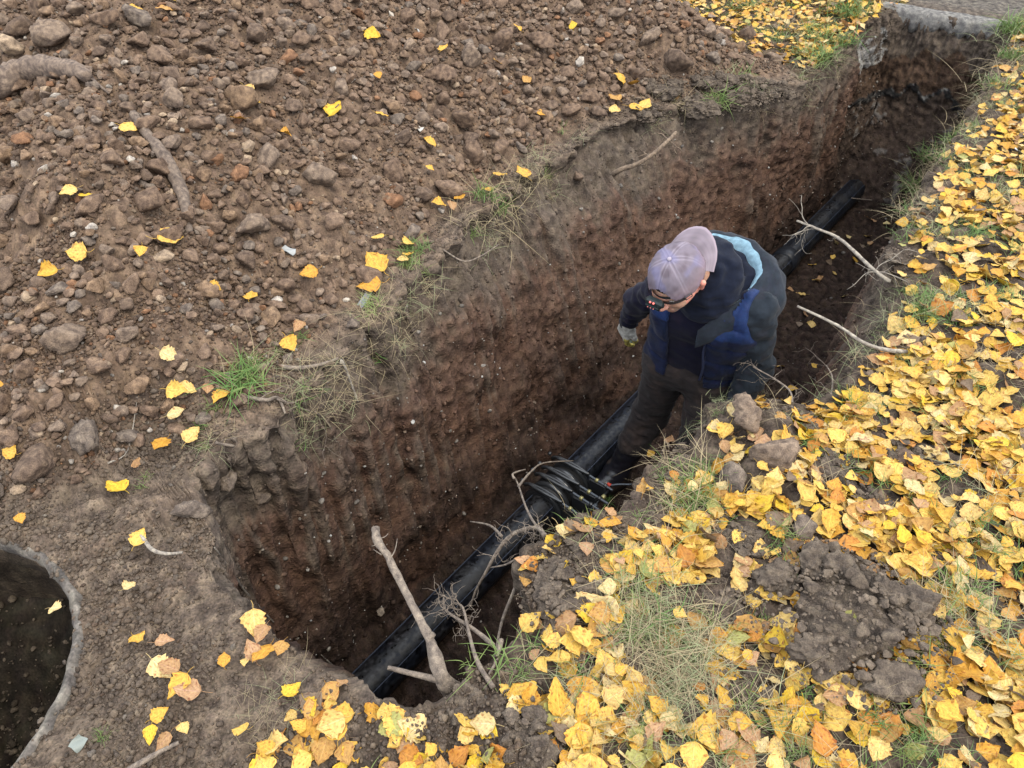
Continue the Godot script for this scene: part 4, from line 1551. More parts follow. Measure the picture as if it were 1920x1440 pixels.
var pipe_a := Vector3()
var pipe_b := Vector3()
func build_pipe() -> void:
	pipe_a = W(-0.3, -1.385, -1.215)
	pipe_b = W(6.75, -1.30, -1.205)
	var root := thing("sewer_pipe", "long black plastic pipe lying along the bottom of the trench", "pipe", pipe_a)
	var d := (pipe_b - pipe_a).normalized()
	var side := d.cross(Vector3.UP).normalized()
	var up := side.cross(d)
	var st := begin()
	st.set_smooth_group(0)
	var r0 := 0.082
	var rows := 180
	var sides := 40
	for i in rows:
		for k in sides:
			var q := []
			for e in [[i, k], [i + 1, k], [i, k + 1], [i + 1, k + 1]]:
				var a: float = TAU * (e[1] % sides) / sides
				var r := r0 * (1.0 + 0.004 * ns.get_noise_2d(e[0] * 0.3, cos(a) * 2.0))
				q.append([d * (pipe_b - pipe_a).length() * e[0] / rows + (side * cos(a) + up * sin(a)) * r, a, e[0]])
			for v in [0, 1, 2, 2, 1, 3]:
				var p: Vector3 = q[v][0]
				var dust := ss(0.05, 0.5, ns.get_noise_3d(p.x * 5.0, p.y * 5.0, p.z * 5.0) + 0.35 * ns.get_noise_3d(p.x * 30.0, p.y * 30.0, p.z * 30.0) + 0.25 * sin(q[v][1]))
				st.set_color(lin(0.010, 0.014, 0.024).lerp(lin(0.070, 0.060, 0.054), 0.40 * dust))
				st.add_vertex(p)
	var m := StandardMaterial3D.new()
	m.vertex_color_use_as_albedo = true
	m.roughness = 0.9
	m.metallic_specular = 0.42
	m.roughness_texture = scuff
	m.uv1_triplanar = true
	m.uv1_scale = Vector3.ONE * 3.0
	m.albedo_texture = scuff
	put("pipe_wall", done(st), m, root)
	for a in [0.75, 2.35]:
		var off: Vector3 = (side * cos(a) + up * sin(a)) * (r0 + 0.0006)
		put("stripe", tube_mesh([off, off + (pipe_b - pipe_a) * 0.5, off + (pipe_b - pipe_a)], [0.0016, 0.0016, 0.0016], 6, 0.0, 24), mat(lin(0.035, 0.045, 0.07), 0.5), root)
	# socket joint far along the trench
	var jp := (pipe_b - pipe_a) * 0.735
	put("socket", tube_mesh([jp - d * 0.06, jp - d * 0.055, jp + d * 0.055, jp + d * 0.06], [r0, r0 + 0.010, r0 + 0.010, r0], 40, 0.0, 1), mat(lin(0.013, 0.015, 0.02), 0.4), root)
	# repair clamp
	var len_ := (pipe_b - pipe_a).length()
	var mid_t := 0.0
	var best := 1e9
	for k in 800:
		var p := pipe_a.lerp(pipe_b, k / 800.0)
		var e := photo_px(p + Vector3(0, 0.06, 0)).distance_to(Vector2(1050, 915))
		if e < best:
			best = e
			mid_t = k / 800.0
	var c := pipe_a.lerp(pipe_b, mid_t)
	var cl := thing("pipe_clamp", "black bolted repair clamp with long threaded rods round the pipe", "clamp", c)
	var black := mat(lin(0.022, 0.024, 0.027), 0.28)
	black.metallic_specular = 0.6
	var rubber := mat(lin(0.016, 0.016, 0.017), 0.6)
	var steel := mat(lin(0.075, 0.085, 0.10), 0.45)
	steel.metallic = 0.5
	var brass := mat(lin(0.36, 0.33, 0.16), 0.4)
	brass.metallic = 0.6
	put("sleeve", tube_mesh([d * -0.125, d * -0.12, d * 0.12, d * 0.125], [r0 + 0.003, r0 + 0.010, r0 + 0.010, r0 + 0.003], 40, 0.0, 1), rubber, cl)
	for k in 5:
		var zc := -0.112 + 0.056 * k
		put("flange", tube_mesh([d * (zc - 0.012), d * (zc - 0.010), d * (zc + 0.010), d * (zc + 0.012)], [r0 + 0.010, r0 + 0.027, r0 + 0.027, r0 + 0.010], 40, 0.0, 1), black, cl)
	var rightw := -side if side.dot(N) < 0.0 else side
	for k in 4:
		var z := -0.105 + 0.07 * k + (0.008 if k % 2 else -0.006)
		# bolted jaw: two thin bars bowed over the pipe that close on a rod at the right
		for h in 2:
			var dz := z + (0.010 if h else -0.010)
			var pts := []
			for q in 9:
				var x := lerpf(-0.115, 0.105, q / 8.0)
				var y := 0.114 - 0.55 * x * x - (0.02 if absf(x) > 0.11 else 0.0) - (0.012 if h else 0.0)
				pts.append(d * (z + (dz - z) * (0.25 + sin(PI * q / 8.0))) + rightw * x + up * y)
			var rr := []
			for q in 9: rr.append(0.0078)
			put("clamp_bar", tube_mesh(pts, rr, 7, 0.08, 2), black, cl)
		put("bolt_head", hexnut(Vector3.ZERO, rightw, 0.0105, 0.014), steel if k == 1 else black, cl, Transform3D(Basis(), d * z + rightw * -0.13 + up * 0.102))
		var a: Vector3 = d * z + rightw * 0.100 + up * 0.099
		var b: Vector3 = d * (z + 0.004) + rightw * (0.235 + 0.015 * (k % 3)) + up * 0.078
		put("threaded_rod", tube_mesh([a, a.lerp(b, 0.5), b], [0.0068, 0.0068, 0.0068], 8, 0.05, 6), steel, cl)
		for q in 2:
			put("nut", hexnut(Vector3.ZERO, rightw, 0.0115, 0.016), brass if q == 0 else black, cl, Transform3D(Basis(), a.lerp(b, 0.35 + 0.35 * q)))
		put("bead", hexnut(Vector3.ZERO, up, 0.006, 0.008), steel, cl, Transform3D(Basis(), d * z + rightw * -0.01 + up * 0.104))
		# lugs on the right, seen between the rods
		var st3 := begin()
		box(st3, Transform3D(Basis(d, up, d.cross(up)), d * z + rightw * 0.155 + up * 0.045), Vector3(0.018, 0.085, 0.10), 0.006)
		put("lug", done(st3, false), black, cl)
	for k in 3:
		var z := -0.07 + 0.07 * k
		put("cross_rod", tube_mesh([d * (z - 0.05) + rightw * 0.21 + up * 0.055, d * z + rightw * 0.21 + up * 0.057, d * (z + 0.05) + rightw * 0.21 + up * 0.055], [0.0055, 0.0055, 0.0055], 7, 0.0, 2), black, cl)
		put("cross_nut", hexnut(Vector3.ZERO, d, 0.012, 0.02), brass if k != 1 else steel, cl, Transform3D(Basis(), d * z + rightw * 0.215 + up * 0.06))
	# valve spindle with a red tip
	put("valve_stem", tube_mesh([d * 0.15 + rightw * 0.20 + up * 0.06, d * 0.17 + rightw * 0.235 + up * 0.075, d * 0.20 + rightw * 0.29 + up * 0.085], [0.006, 0.005, 0.005], 8, 0.0, 3), steel, cl)
	put("red_cap", hexnut(Vector3.ZERO, rightw, 0.010, 0.02), mat(lin(0.42, 0.05, 0.03), 0.5), cl, Transform3D(Basis(), d * 0.15 + rightw * 0.195 + up * 0.062))

func hexnut(c: Vector3, axis: Vector3, r: float, h: float) -> ArrayMesh:
	var st := begin()
	tube(st, [c - axis * h * 0.5, c - axis * h * 0.38, c + axis * h * 0.38, c + axis * h * 0.5], [r * 0.86, r, r, r * 0.86], 6, 0.0, 1)
	return done(st, false)

func bark(col: Color) -> StandardMaterial3D:
	var m := mat(col, 0.92, grain[0])
	m.uv1_triplanar = true
	m.uv1_world_triplanar = true
	m.uv1_scale = Vector3.ONE * 7.0
	m.heightmap_enabled = true
	m.heightmap_texture = grain[1]
	m.heightmap_scale = 0.35
	return m

func on_ground(px: float, py: float, lift := 0.0) -> Vector3:
	var h := hit(px, py)
	return h[0] + h[1] * lift

func build_branches() -> void:
	var gray := bark(lin(0.30, 0.245, 0.20))
	var brown := bark(lin(0.24, 0.185, 0.15))
	var pale := bark(lin(0.44, 0.39, 0.33))
	var rr := RandomNumberGenerator.new()
	rr.seed = 41
	# the thick cut root that leans out over the trench
	var r := thing("cut_root", "thick pale cut root leaning out of the bank over the trench", "root", at_y(835, 1280, -0.02))
	var o := r.position
	put("root_stem", tube_mesh([at_y(850, 1300, -0.06) - o, at_y(826, 1262, 0.0) - o, at_y(806, 1200, 0.03) - o, at_y(776, 1140, 0.05) - o, at_y(750, 1090, 0.06) - o, at_y(728, 1045, 0.07) - o, at_y(707, 1012, 0.08) - o, at_y(704, 990, 0.085) - o], [0.024, 0.018, 0.0108, 0.0095, 0.0092, 0.009, 0.0112, 0.0098], 12, 0.24, 9), gray, r)
	put("side_root", tube_mesh([at_y(825, 1275, -0.01) - o, at_y(780, 1265, -0.02) - o, at_y(728, 1252, -0.03) - o], [0.010, 0.0065, 0.005], 8, 0.15, 4), gray, r)
	put("stub", tube_mesh([at_y(803, 1200, 0.03) - o, at_y(813, 1188, 0.045) - o], [0.008, 0.006], 8, 0.1, 2), gray, r)
	for e in [[708, 1010, 728, 1000], [715, 1040, 700, 1030], [730, 1050, 745, 1010], [705, 1015, 697, 1024]]:
		put("rootlet", tube_mesh([at_y(e[0], e[1], 0.075) - o, at_y((e[0] + e[2]) * 0.5 + 3, (e[1] + e[3]) * 0.5 + 2, 0.08) - o, at_y(e[2], e[3], 0.07) - o], [0.0022, 0.0014, 0.0008], 5, 0.1, 3), gray, r)
	# tangled roots under the lip
	r = thing("root_tangle", "tangled grey roots hanging from the earth lip over the pipe", "root", at_y(1010, 1010, -0.05))
	o = r.position
	for e in [[[1022, 1005, -0.02], [1005, 990, -0.05], [965, 1000, -0.10], [935, 1030, -0.16], [910, 1075, -0.22], [893, 1105, -0.28], [882, 1138, -0.34]], [[1030, 1030, 0.0], [985, 1040, -0.06], [950, 1058, -0.12], [920, 1064, -0.16]],
		[[1022, 1010, -0.03], [990, 960, -0.2], [972, 910, -0.3], [965, 895, -0.32]], [[972, 912, -0.3], [995, 885, -0.4], [1020, 868, -0.5], [1075, 864, -0.6]], [[965, 898, -0.3], [962, 888, -0.3], [985, 880, -0.32]], [[940, 1005, -0.13], [918, 985, -0.2], [882, 978, -0.28]], [[985, 1040, -0.05], [975, 1080, -0.1], [955, 1130, -0.14], [940, 1170, -0.16], [925, 1250, -0.12]]]:
		var pts := []
		var rads := []
		var k0: float = 0.0075 if e.size() > 4 else 0.0048
		for k in e.size():
			pts.append(at_y(e[k][0], e[k][1], e[k][2]) - o)
			rads.append(lerpf(k0, k0 * 0.35, k / float(e.size() - 1)))
		put("root_strand", tube_mesh(pts, rads, 8, 0.18, 5), gray, r)
	var st := begin()
	st.set_smooth_group(0)
	for e in [[1020, 1000], [1000, 992], [1015, 1015], [985, 1000], [960, 1005], [1010, 985], [935, 1035]]:
		for q in 3: forked(st, at_y(e[0], e[1], -0.05) - o, Vector3(rr.randfn(-0.3, 0.8), rr.randfn(0, 0.8), rr.randfn(0, 0.8)), rr.randf_range(0.04, 0.08), 0.0014, 1, rr, 0.8)
	tag(put("root_hair", done(st), gray, r), "", "", "", "stuff")
	# second bunch of fine roots lower down
	r = thing("root_bunch", "bunch of fine bare roots standing beside the thick cut root", "root", at_y(920, 1290, 0.0))
	o = r.position
	for e in [[[925, 1290, 0.02], [895, 1240, 0.02], [880, 1190, -0.02], [868, 1140, -0.05], [850, 1130, -0.07]], [[925, 1210, 0.0], [895, 1185, -0.03], [865, 1165, -0.05], [835, 1143, -0.08], [832, 1120, -0.09]], [[940, 1200, 0.0], [930, 1240, 0.01], [916, 1265, 0.02]]]:
		var pts := []
		var rads := []
		for k in e.size():
			pts.append(at_y(e[k][0], e[k][1], e[k][2]) - o)
			rads.append(lerpf(0.0065, 0.002, k / float(e.size() - 1)))
		put("root_strand", tube_mesh(pts, rads, 8, 0.18, 5), gray, r)
	st = begin()
	st.set_smooth_group(0)
	for e in [[850, 1130], [868, 1140], [835, 1143], [880, 1165], [860, 1155], [845, 1120], [875, 1185]]:
		for q in 3: forked(st, at_y(e[0], e[1], -0.06) - o, Vector3(rr.randfn(-0.2, 0.8), rr.randfn(0.2, 0.6), rr.randfn(-0.3, 0.8)), rr.randf_range(0.04, 0.08), 0.0014, 1, rr, 0.7)
	tag(put("root_hair", done(st), gray, r), "", "", "", "stuff")
	# single roots: [name, label, points px py y, radius, material, twigs]
	var list := [
		["bare_root", "long pale forked root reaching from the leafy bank over the far pipe", [[1668, 528, 0.0], [1640, 508, 0.03], [1600, 470, 0.05], [1570, 445, 0.06], [1530, 428, 0.07], [1494, 414, 0.07]], 0.0085, pale, 5],
		["bare_root", "straight pale root poking out of the right bank just below the longer forked one", [[1700, 660, 0.02], [1655, 655, 0.03], [1615, 640, 0.05], [1570, 610, 0.06], [1495, 574, 0.07]], 0.008, pale, 0],
		["bare_root", "thin forked root rising beside the worker's left arm", [[1482, 772, -0.1], [1482, 735, -0.08], [1455, 712, -0.08], [1412, 688, -0.1]], 0.004, gray, 4],
		["bare_root", "short thin root hanging down the bare bulge of the right bank", [[1552, 765, -0.1], [1560, 730, -0.1], [1560, 705, -0.1], [1549, 685, -0.12]], 0.004, gray, 1],
		["bare_root", "smooth brown root lying along the left rim with a pale broken end", [[1150, 326, -0.12], [1165, 318, -0.08], [1200, 305, -0.03], [1235, 280, 0.03], [1268, 248, 0.08]], 0.015, bark(lin(0.30, 0.225, 0.165)), 3],
		["bare_root", "short grey root stub lying along the left rim above the hanging rootlets", [[525, 690, 0.02], [560, 690, 0.03], [600, 688, 0.04], [634, 674, 0.03]], 0.0085, gray, 0],
		["bare_root", "pale peeled root stub pointing down the left wall", [[641, 685, -0.01], [650, 710, -0.05], [664, 757, -0.12]], 0.006, pale, 0],
		["bare_root", "bent grey root with a forked end hanging over the left rim", [[465, 750, 0.03], [500, 750, 0.04], [522, 752, 0.04], [535, 775, 0.0]], 0.007, gray, 2],
		["bare_root", "long thin root curving down the left rim", [[520, 748, 0.03], [560, 765, 0.02], [595, 780, -0.02], [612, 800, -0.06], [625, 830, -0.1]], 0.0035, gray, 3],
		["bare_root", "thin curved root lying on the flat dirt near the yellow leaf left of the trench", [[265, 1005, 0.02], [285, 1030, 0.02], [310, 1038, 0.02], [342, 1036, 0.03]], 0.006, pale, 0],
		["bare_root", "thin root hanging at the left corner of the trench below the grass", [[405, 830, 0.03], [440, 845, 0.02], [445, 870, 0.0], [447, 905, -0.03]], 0.004, gray, 3],
		["bare_root", "grey stick lying at the bottom edge of the photo", [[240, 1445, 0.02], [290, 1415, 0.025], [335, 1392, 0.03]], 0.007, gray, 0],
		["bare_root", "fine root trailing along the upper left wall", [[830, 470, 0.0], [870, 490, -0.02], [905, 478, -0.04], [935, 458, -0.06]], 0.0035, gray, 2],
		["bare_root", "thin pale stem in the dark far corner of the trench floor", [[1575, 367, -1.15], [1600, 372, -1.15], [1635, 375, -1.1]], 0.006, gray, 0],
		["bare_root", "thin straw stalk sloping across the left dirt", [[203, 868, 0.05], [240, 845, 0.06], [258, 757, 0.12]], 0.0025, pale, 0]]
	for e in list:
		var pts := []
		var rads := []
		var n: int = e[2].size()
		var base := Vector3()
		for k in n:
			var q = e[2][k]
			var p := at_y(q[0], q[1], q[2])
			# keep it on top of whatever earth the point would sink into
			var g := hit(q[0], q[1])
			var gd: float = (g[0] - CAM).length()
			if (p - CAM).length() > gd - e[3] or (q[2] < 0.2 and q[2] > -0.2 and q[0] < 700 and (p - CAM).length() < gd - 0.05): p = g[0] + g[1] * e[3] * 0.7
			if k == 0: base = p
			pts.append(p - base)
			rads.append(e[3] * lerpf(1.0, 0.5, k / float(n - 1)))
		var root := thing(e[0], e[1], "root", base)
		put("root_stem", tube_mesh(pts, rads, 10, 0.2, 5), e[4], root)
		if e[5] > 0:
			st = begin()
			st.set_smooth_group(0)
			for q in e[5] * 2:
				var k := rr.randi_range(1, n - 1)
				var along: Vector3 = (pts[k] - pts[k - 1]).normalized()
				forked(st, (pts[k - 1] as Vector3).lerp(pts[k], rr.randf()), along + Vector3(rr.randfn(0, 0.7), rr.randfn(-0.1, 0.5), rr.randfn(0, 0.7)), rr.randf_range(0.06, 0.16), e[3] * 0.28, 1, rr, 0.7, 0.06)
			put("rootlets", done(st), e[4], root)
	# dead branch and the log on the heap
	for e in [["dead_branch", "bent dark branch lying on the spoil heap, thicker in the middle", "branch", [[252, 222], [268, 245], [292, 275], [315, 312], [335, 355], [345, 395], [355, 440]], [0.014, 0.019, 0.022, 0.025, 0.024, 0.019, 0.012], brown],
		["buried_log", "thick brown log half buried in the heap at the left edge", "log", [[-60, 185], [0, 168], [45, 148], [90, 138], [140, 142], [170, 150]], [0.056, 0.055, 0.05, 0.044, 0.036, 0.02], bark(lin(0.26, 0.195, 0.155))],
		["twig", "thin twig lying below the buried log on the heap", "twig", [[155, 130], [175, 150], [205, 177]], [0.007, 0.006, 0.004], brown]]:
		var pts := []
		var base := Vector3()
		for k in e[3].size():
			var p := on_ground(e[3][k][0], e[3][k][1], e[4][k] * 0.55)
			if k == 0: base = p
			pts.append(p - base)
		put_tagged(e[0], tube_mesh(pts, e[4], 14, 0.22, 6), e[5], base, e[1], e[2])

func put_tagged(called: String, m: Mesh, ma: Material, at: Vector3, label: String, category: String, group := "") -> MeshInstance3D:
	var o := put(called, m, ma, null, Transform3D(Basis(), at))
	tag(o, label, category, group)
	return o

# ---------------------------------------------------------------- stones
var stone_tones := [Color(0.170, 0.118, 0.086), Color(0.150, 0.103, 0.075), Color(0.185, 0.138, 0.106), Color(0.132, 0.094, 0.071), Color(0.200, 0.135, 0.090), Color(0.150, 0.120, 0.099), Color(0.30, 0.225, 0.16), Color(0.20, 0.11, 0.065), Color(0.36, 0.32, 0.28)]
var stone_w := [26, 24, 16, 14, 9, 8, 4, 4, 2]
func stone_tone(r: RandomNumberGenerator, small: bool) -> int:
	var x := r.randi_range(0, 106)
	for i in 9:
		x -= stone_w[i]
		if x < 0: return i
	return 0

func build_stones() -> void:
	var r := RandomNumberGenerator.new()
	r.seed = 77
	for k in 12: clods.append(clod_mesh(k, 32, 0.72, 0.07 if k % 3 else 0.13, 0.06 if k % 3 == 1 else 0.02))
	for k in 6: clod_small.append(clod_mesh(40 + k, 9, 0.8, 0.2))
	var stone_mats := []
	for c in stone_tones:
		var m := earth(5.0, 0.5, grain, false)
		m.albedo_color = (c * 1.5).linear_to_srgb()
		stone_mats.append(m)
	var many := earth(5.0, 0.35, grain)
	# authored stones: px, py, size in px, kind, tone, label
	var named := [
		[128, 645, 52, 0, 2, "big flat-topped grey-brown stone slab on the lower left of the heap"],
		[165, 838, 46, 3, 5, "rounded grey clod beside the flat block near the left grass"],
		[75, 872, 44, 5, 3, "dark block of earth left of the rounded grey clod"],
		[22, 95, 34, 2, 6, "pale cream-streaked stone at the top left edge"],
		[302, 492, 26, 7, 6, "round pale tan stone in the middle of the left heap"],
		[405, 305, 24, 9, 7, "rusty orange broken stone beside the dark branch"],
		[463, 285, 20, 4, 6, "yellowish wedge-shaped stone right of the rusty stone"],
		[475, 435, 42, 6, 2, "wide flat brown clod on the bare middle of the heap"],
		[275, 385, 42, 1, 1, "wide reddish-brown clod left of the branch's lower end"],
		[505, 305, 34, 8, 2, "brown rounded clod right of the wedge-shaped stone"],
		[320, 195, 30, 10, 2, "smooth brown clod above the branch's upper end"],
		[480, 75, 32, 11, 3, "reddish brown boulder near the top left of the heap"],
		[500, 160, 40, 3, 2, "large brown clod under the upper yellow leaf scraps"],
		[105, 75, 40, 5, 2, "tall brown clod above the buried log"],
		[200, 45, 34, 7, 1, "angular brown clod in the top left corner group"],
		[390, 95, 32, 9, 3, "grey-brown clod in the row along the heap's top"],
		[735, 330, 34, 2, 1, "crumbling reddish clod on the heap above the rim"],
		[1085, 120, 15, 4, 8, "small white-spotted stone on the upper right of the heap"],
		[940, 85, 34, 1, 1, "broad brown clod high on the middle of the heap"],
		[1010, 85, 32, 6, 1, "sharp-edged brown clod beside the broad one high on the heap"],
		[1265, 120, 36, 8, 3, "reddish clod at the far right end of the heap"],
		[1400, 75, 26, 0, 3, "dark clod at the edge of the leafy grass above the trench"],
		[1075, 335, 17, 11, 3, "upright brown stone stuck in the left rim near the smooth root"],
		[665, 615, 17, 10, 5, "small grey crumbly clod hanging at the left rim"],
		[425, 905, 30, 3, 5, "grey-brown clod stuck in the broken lip at the left corner of the trench"],
		[365, 965, 34, 6, 5, "flat cracked clod below the left corner of the trench"],
		[490, 935, 24, 9, 5, "small clod hanging on the wall at the left corner of the trench"],
		[400, 300, 26, 4, 1, "brown clod just right of the dark branch's middle"],
		[1445, 862, 62, 0, 2, "large flat clod of earth among leaves right of the worker"],
		[1405, 785, 42, 6, 2, "domed clod of earth with leaves at its sides above the worker's leg"],
		[1375, 905, 36, 8, 5, "grey rounded clod below the large flat clod"],
				[1690, 870, 40, 4, 1, "brown clod among the leaves near the right edge"],
		[1730, 640, 20, 7, 5, "small grey clod in the leaves near the right bank edge"],
		[1500, 1000, 34, 9, 5, "grey-brown clod with a leaf leaning on it above the big dark mound"]]
	var reserved := []
	for e in named:
		var h := hit(e[0], e[1])
		var depth: float = -(cam_basis.inverse() * (h[0] - CAM)).z
		var size: float = e[2] * depth / focal
		var xf := stone_xf(h[0], h[1], size, r, 0.42)
		var o := put("clod" if e[4] != 6 and e[4] != 8 else "stone", clods[e[3]], stone_mats[e[4]], null, xf)
		tag(o, e[5], "stone" if e[4] in [6, 8, 7] else "clod")
		reserved.append([h[0], size])
	# crumbly dark mounds of dug earth on the lawn
	var dark := earth(4.0, 0.7, grain, false)
	dark.albedo_color = lin(0.168, 0.135, 0.108).linear_to_srgb()
	var lumpy := []
	for k in 6: lumpy.append(clod_mesh(51 + k, 56, 0.85, 0.16, 0.15))
	for e in [[1592, 1158, 150, 125, 0, "big dark crumbly mound of earth on the leafy lawn"], [980, 1392, 72, 62, 1, "crumbly round clod of dark earth at the bottom edge of the trench end"], [1170, 1300, 46, 36, 2, "small crumbly clod between leaves at the near right lawn"], [1010, 1000, 30, 24, 4, "clod at the lip above the pipe clamp"], [1210, 965, 44, 36, 3, "dark crumbly clod on the bank near the pipe clamp"], [1395, 1290, 58, 50, 5, "dark crumbly earth patch below left of the big mound"],
		[1250, 165, 46, 40, 0, "grey crumbly turf clod on the left rim below the heap's end"], [1330, 150, 44, 40, 1, "grey crumbly turf clod at the left rim just under the heap's tip"], [1395, 165, 50, 44, 2, "grey turf clod on the left rim nearest the leafy grass strip"], [1310, 205, 42, 38, 3, "lowest grey turf clod slumped on the left rim above the smooth root"], [1385, 215, 50, 40, 4, "wide grey turf clod with grass slumped at the left rim"], [1205, 235, 40, 32, 5, "grey lump of earth at the left rim behind the smooth root"], [1445, 195, 36, 34, 0, "rightmost grey turf lump on the left rim"],
		[1290, 865, 56, 44, 1, "crumbly earth lump on the bank just above the worker's boot"], [1255, 915, 46, 40, 2, "crumbly earth lump on the bank edge beside the worker's boot"], [1345, 965, 50, 36, 5, "loose earth lump in the middle of the near bank"], [1560, 885, 66, 46, 3, "loose earth ridge right of the large flat clod"], [1640, 955, 62, 46, 0, "reddish loose earth behind the big dark mound"], [1700, 865, 56, 44, 1, "loose earth mound among leaves near the right edge"], [1490, 790, 54, 36, 2, "loose earth lump on the bank behind the domed clod"], [1110, 1030, 60, 46, 4, "bare crumbly top of the earth lump over the pipe"], [1060, 1110, 74, 66, 5, "bare earth lump bulging over the pipe at the near bank"], [1365, 1120, 52, 48, 3, "dark loose earth left of the big dark mound"], [1400, 1010, 40, 34, 0, "small loose earth patch above the big dark mound"], [880, 1320, 56, 40, 1, "loose earth lump beside the foot of the thick cut root"], [1090, 1330, 42, 36, 4, "small loose earth lump among leaves at the bottom"], [1690, 480, 36, 30, 2, "small loose earth lump on the right bank by the forked root"]]:
		var h := hit(e[0], e[1])
		var depth: float = -(cam_basis.inverse() * (h[0] - CAM)).z
		var sx: float = e[2] * depth / focal
		var sy: float = e[3] * depth / focal
		var flatter := 0.42 if sx < 0.17 else 0.5
		var mound := thing("earth_mound", e[5], "earth mound", h[0] + Vector3(0, -0.012, 0))
		var yaw := Basis(Vector3.UP, r.randf() * TAU)
		var b := Basis(Vector3(sx, 0, 0), Vector3(0, minf(sx, sy) * flatter, 0), Vector3(0, 0, sy * 1.2))
		put("earth", lumpy[e[4]], dark, mound, Transform3D(b * yaw, Vector3()))
		var lx := []
		var lc := []
		for q in 9:
			var an := r.randf() * TAU
			var rad_ := r.randf_range(0.35, 0.95)
			var at_ := Vector3(cos(an) * sx * rad_, minf(sx, sy) * flatter * (0.75 - 0.6 * rad_ * rad_), sin(an) * sy * 1.2 * rad_)
			var ks := minf(sx, sy) * r.randf_range(0.20, 0.46)
			put("lump", lumpy[r.randi_range(0, 5)], dark, mound, Transform3D((Basis(Vector3.UP, r.randf() * TAU) * Basis(Vector3.RIGHT, r.randf_range(-0.5, 0.5))).scaled_local(Vector3(ks, ks * 0.8, ks)), at_))
		for q in (900 if sx > 0.15 else 340):
			var an := r.randf() * TAU
			var rad_ := sqrt(r.randf()) * 1.25
			var at_ := Vector3(cos(an) * sx * rad_, minf(sx, sy) * flatter * maxf(0.05, 0.98 - 0.75 * rad_ * rad_), sin(an) * sy * 1.2 * rad_)
			var sz := minf(sx, sy) * 0.026 * pow(1.0 - r.randf() * 0.985, -0.5)
			if rad_ > 1.0: sz *= 0.6
			lx.append(stone_xf(at_, Vector3.UP, minf(sz, minf(sx, sy) * 0.22), r, 0.42))
			var lcol := lin(0.185, 0.147, 0.116) * r.randf_range(0.75, 1.2)
			lcol.a = 1.0
			lc.append(lcol)
		scatter("crumbs", clods[(e[4] * 2 + 1) % 12], many, lx, lc, mound)
		reserved.append([h[0], sx])
	# the rest of the clods on the heap: bands of stony ground, in world places found once from the photograph
	var blobs := []   # centre, radius, weight
	for e in [[130, 120, 170, 1.0], [420, 130, 190, 1.2], [450, 270, 150, 1.5], [330, 400, 130, 1.2], [80, 760, 120, 1.3], [30, 900, 90, 1.3], [760, 60, 130, 0.9], [960, 130, 200, 1.5], [1180, 70, 150, 1.6], [930, 250, 140, 1.0], [640, 210, 130, 0.9], [200, 280, 120, 0.7], [560, 60, 120, 0.8], [150, 560, 120, 0.8], [470, 560, 110, 0.5], [480, 430, 90, 0.6], [1320, 90, 90, 1.2], [240, 760, 80, 0.3], [40, 620, 90, 1.0]]:
		var h := hit(e[0], e[1])
		var depth: float = -(cam_basis.inverse() * (h[0] - CAM)).z
		blobs.append([h[0], e[2] * depth / focal, e[3]])
	var found := []
	var tries := 0
	while found.size() < 8000 and tries < 130000:
		tries += 1
		var t := r.randf_range(0.15, 6.2)
		var n := r.randf_range(-5.2, -1.72)
		var hh := heap_h(t, n)
		if hh < 0.015: continue
		var q := top_at(t, n)
		if q.is_empty(): continue
		var w := 0.26
		for b in blobs:
			var d: float = (q[0] - b[0]).length() / b[1]
			if d < 1.3: w += b[2] * exp(-d * d * 1.4)
		if r.randf() > w: continue
		var s := 0.0138 * pow(1.0 - r.randf() * 0.985, -0.48) * lerpf(0.8, 1.25, minf(w, 1.0))
		s = minf(s, 0.085)
		var ok := true
		for e in reserved:
			if (e[0] - q[0]).length() < (e[1] + s) * 0.85:
				ok = false
				break
		if not ok: continue
		if s > 0.032: reserved.append([q[0], s])
		var dep := in_frame(q[0], 0.1)
		var tone := stone_tone(r, s < 0.03)
		if s > 0.03 and (tone == 8 or tone == 6): tone = 2
		found.append([s / dep if dep > 0.0 else 0.0, stone_xf(q[0], q[1], s, r, 0.30), r.randi_range(0, 11), tone])
	found.sort_custom(func(a, b): return a[0] > b[0])
	var xf_by := []
	var col_by := []
	for k in 12:
		xf_by.append([])
		col_by.append([])
	for i in found.size():
		var f = found[i]
		if i < 260 and f[0] > 0.0:
			var pale: bool = f[3] in [6, 8]
			var o := put("stone" if pale else "clod", clods[f[2]], stone_mats[f[3]], null, f[1])
			if pale: tag(o, brief("pale stone among the brown clods, " + near_mark(f[1].origin, heap_marks)), "stone", "pale stones in the spoil heap")
			else: tag(o, brief(("large " if f[1].basis.x.length() > 0.045 else "small " if f[1].basis.x.length() < 0.03 else "") + stone_words[f[3]] + " clod on the heap, " + near_mark(f[1].origin, heap_marks)), "clod", "clods on the spoil heap")
		else:
			xf_by[f[2]].append(f[1])
			var cc: Color = stone_tones[f[3]] * 1.5 * r.randf_range(0.85, 1.15)
			cc.a = 1.0
			col_by[f[2]].append(cc)
	var bulk := Node3D.new()
	bulk.name = "small_clods"
	add_child(bulk)
	tag(bulk, "countless smaller clods and stones scattered over the spoil heap", "clods", "", "stuff")
	for k in 12:
		if xf_by[k]: scatter("clods", clods[k], many, xf_by[k], col_by[k], bulk)
	# crumbs: everywhere the soil is bare
	var cx := []
	var cc2 := []
	for k in 6:
		cx.append([])
		cc2.append([])
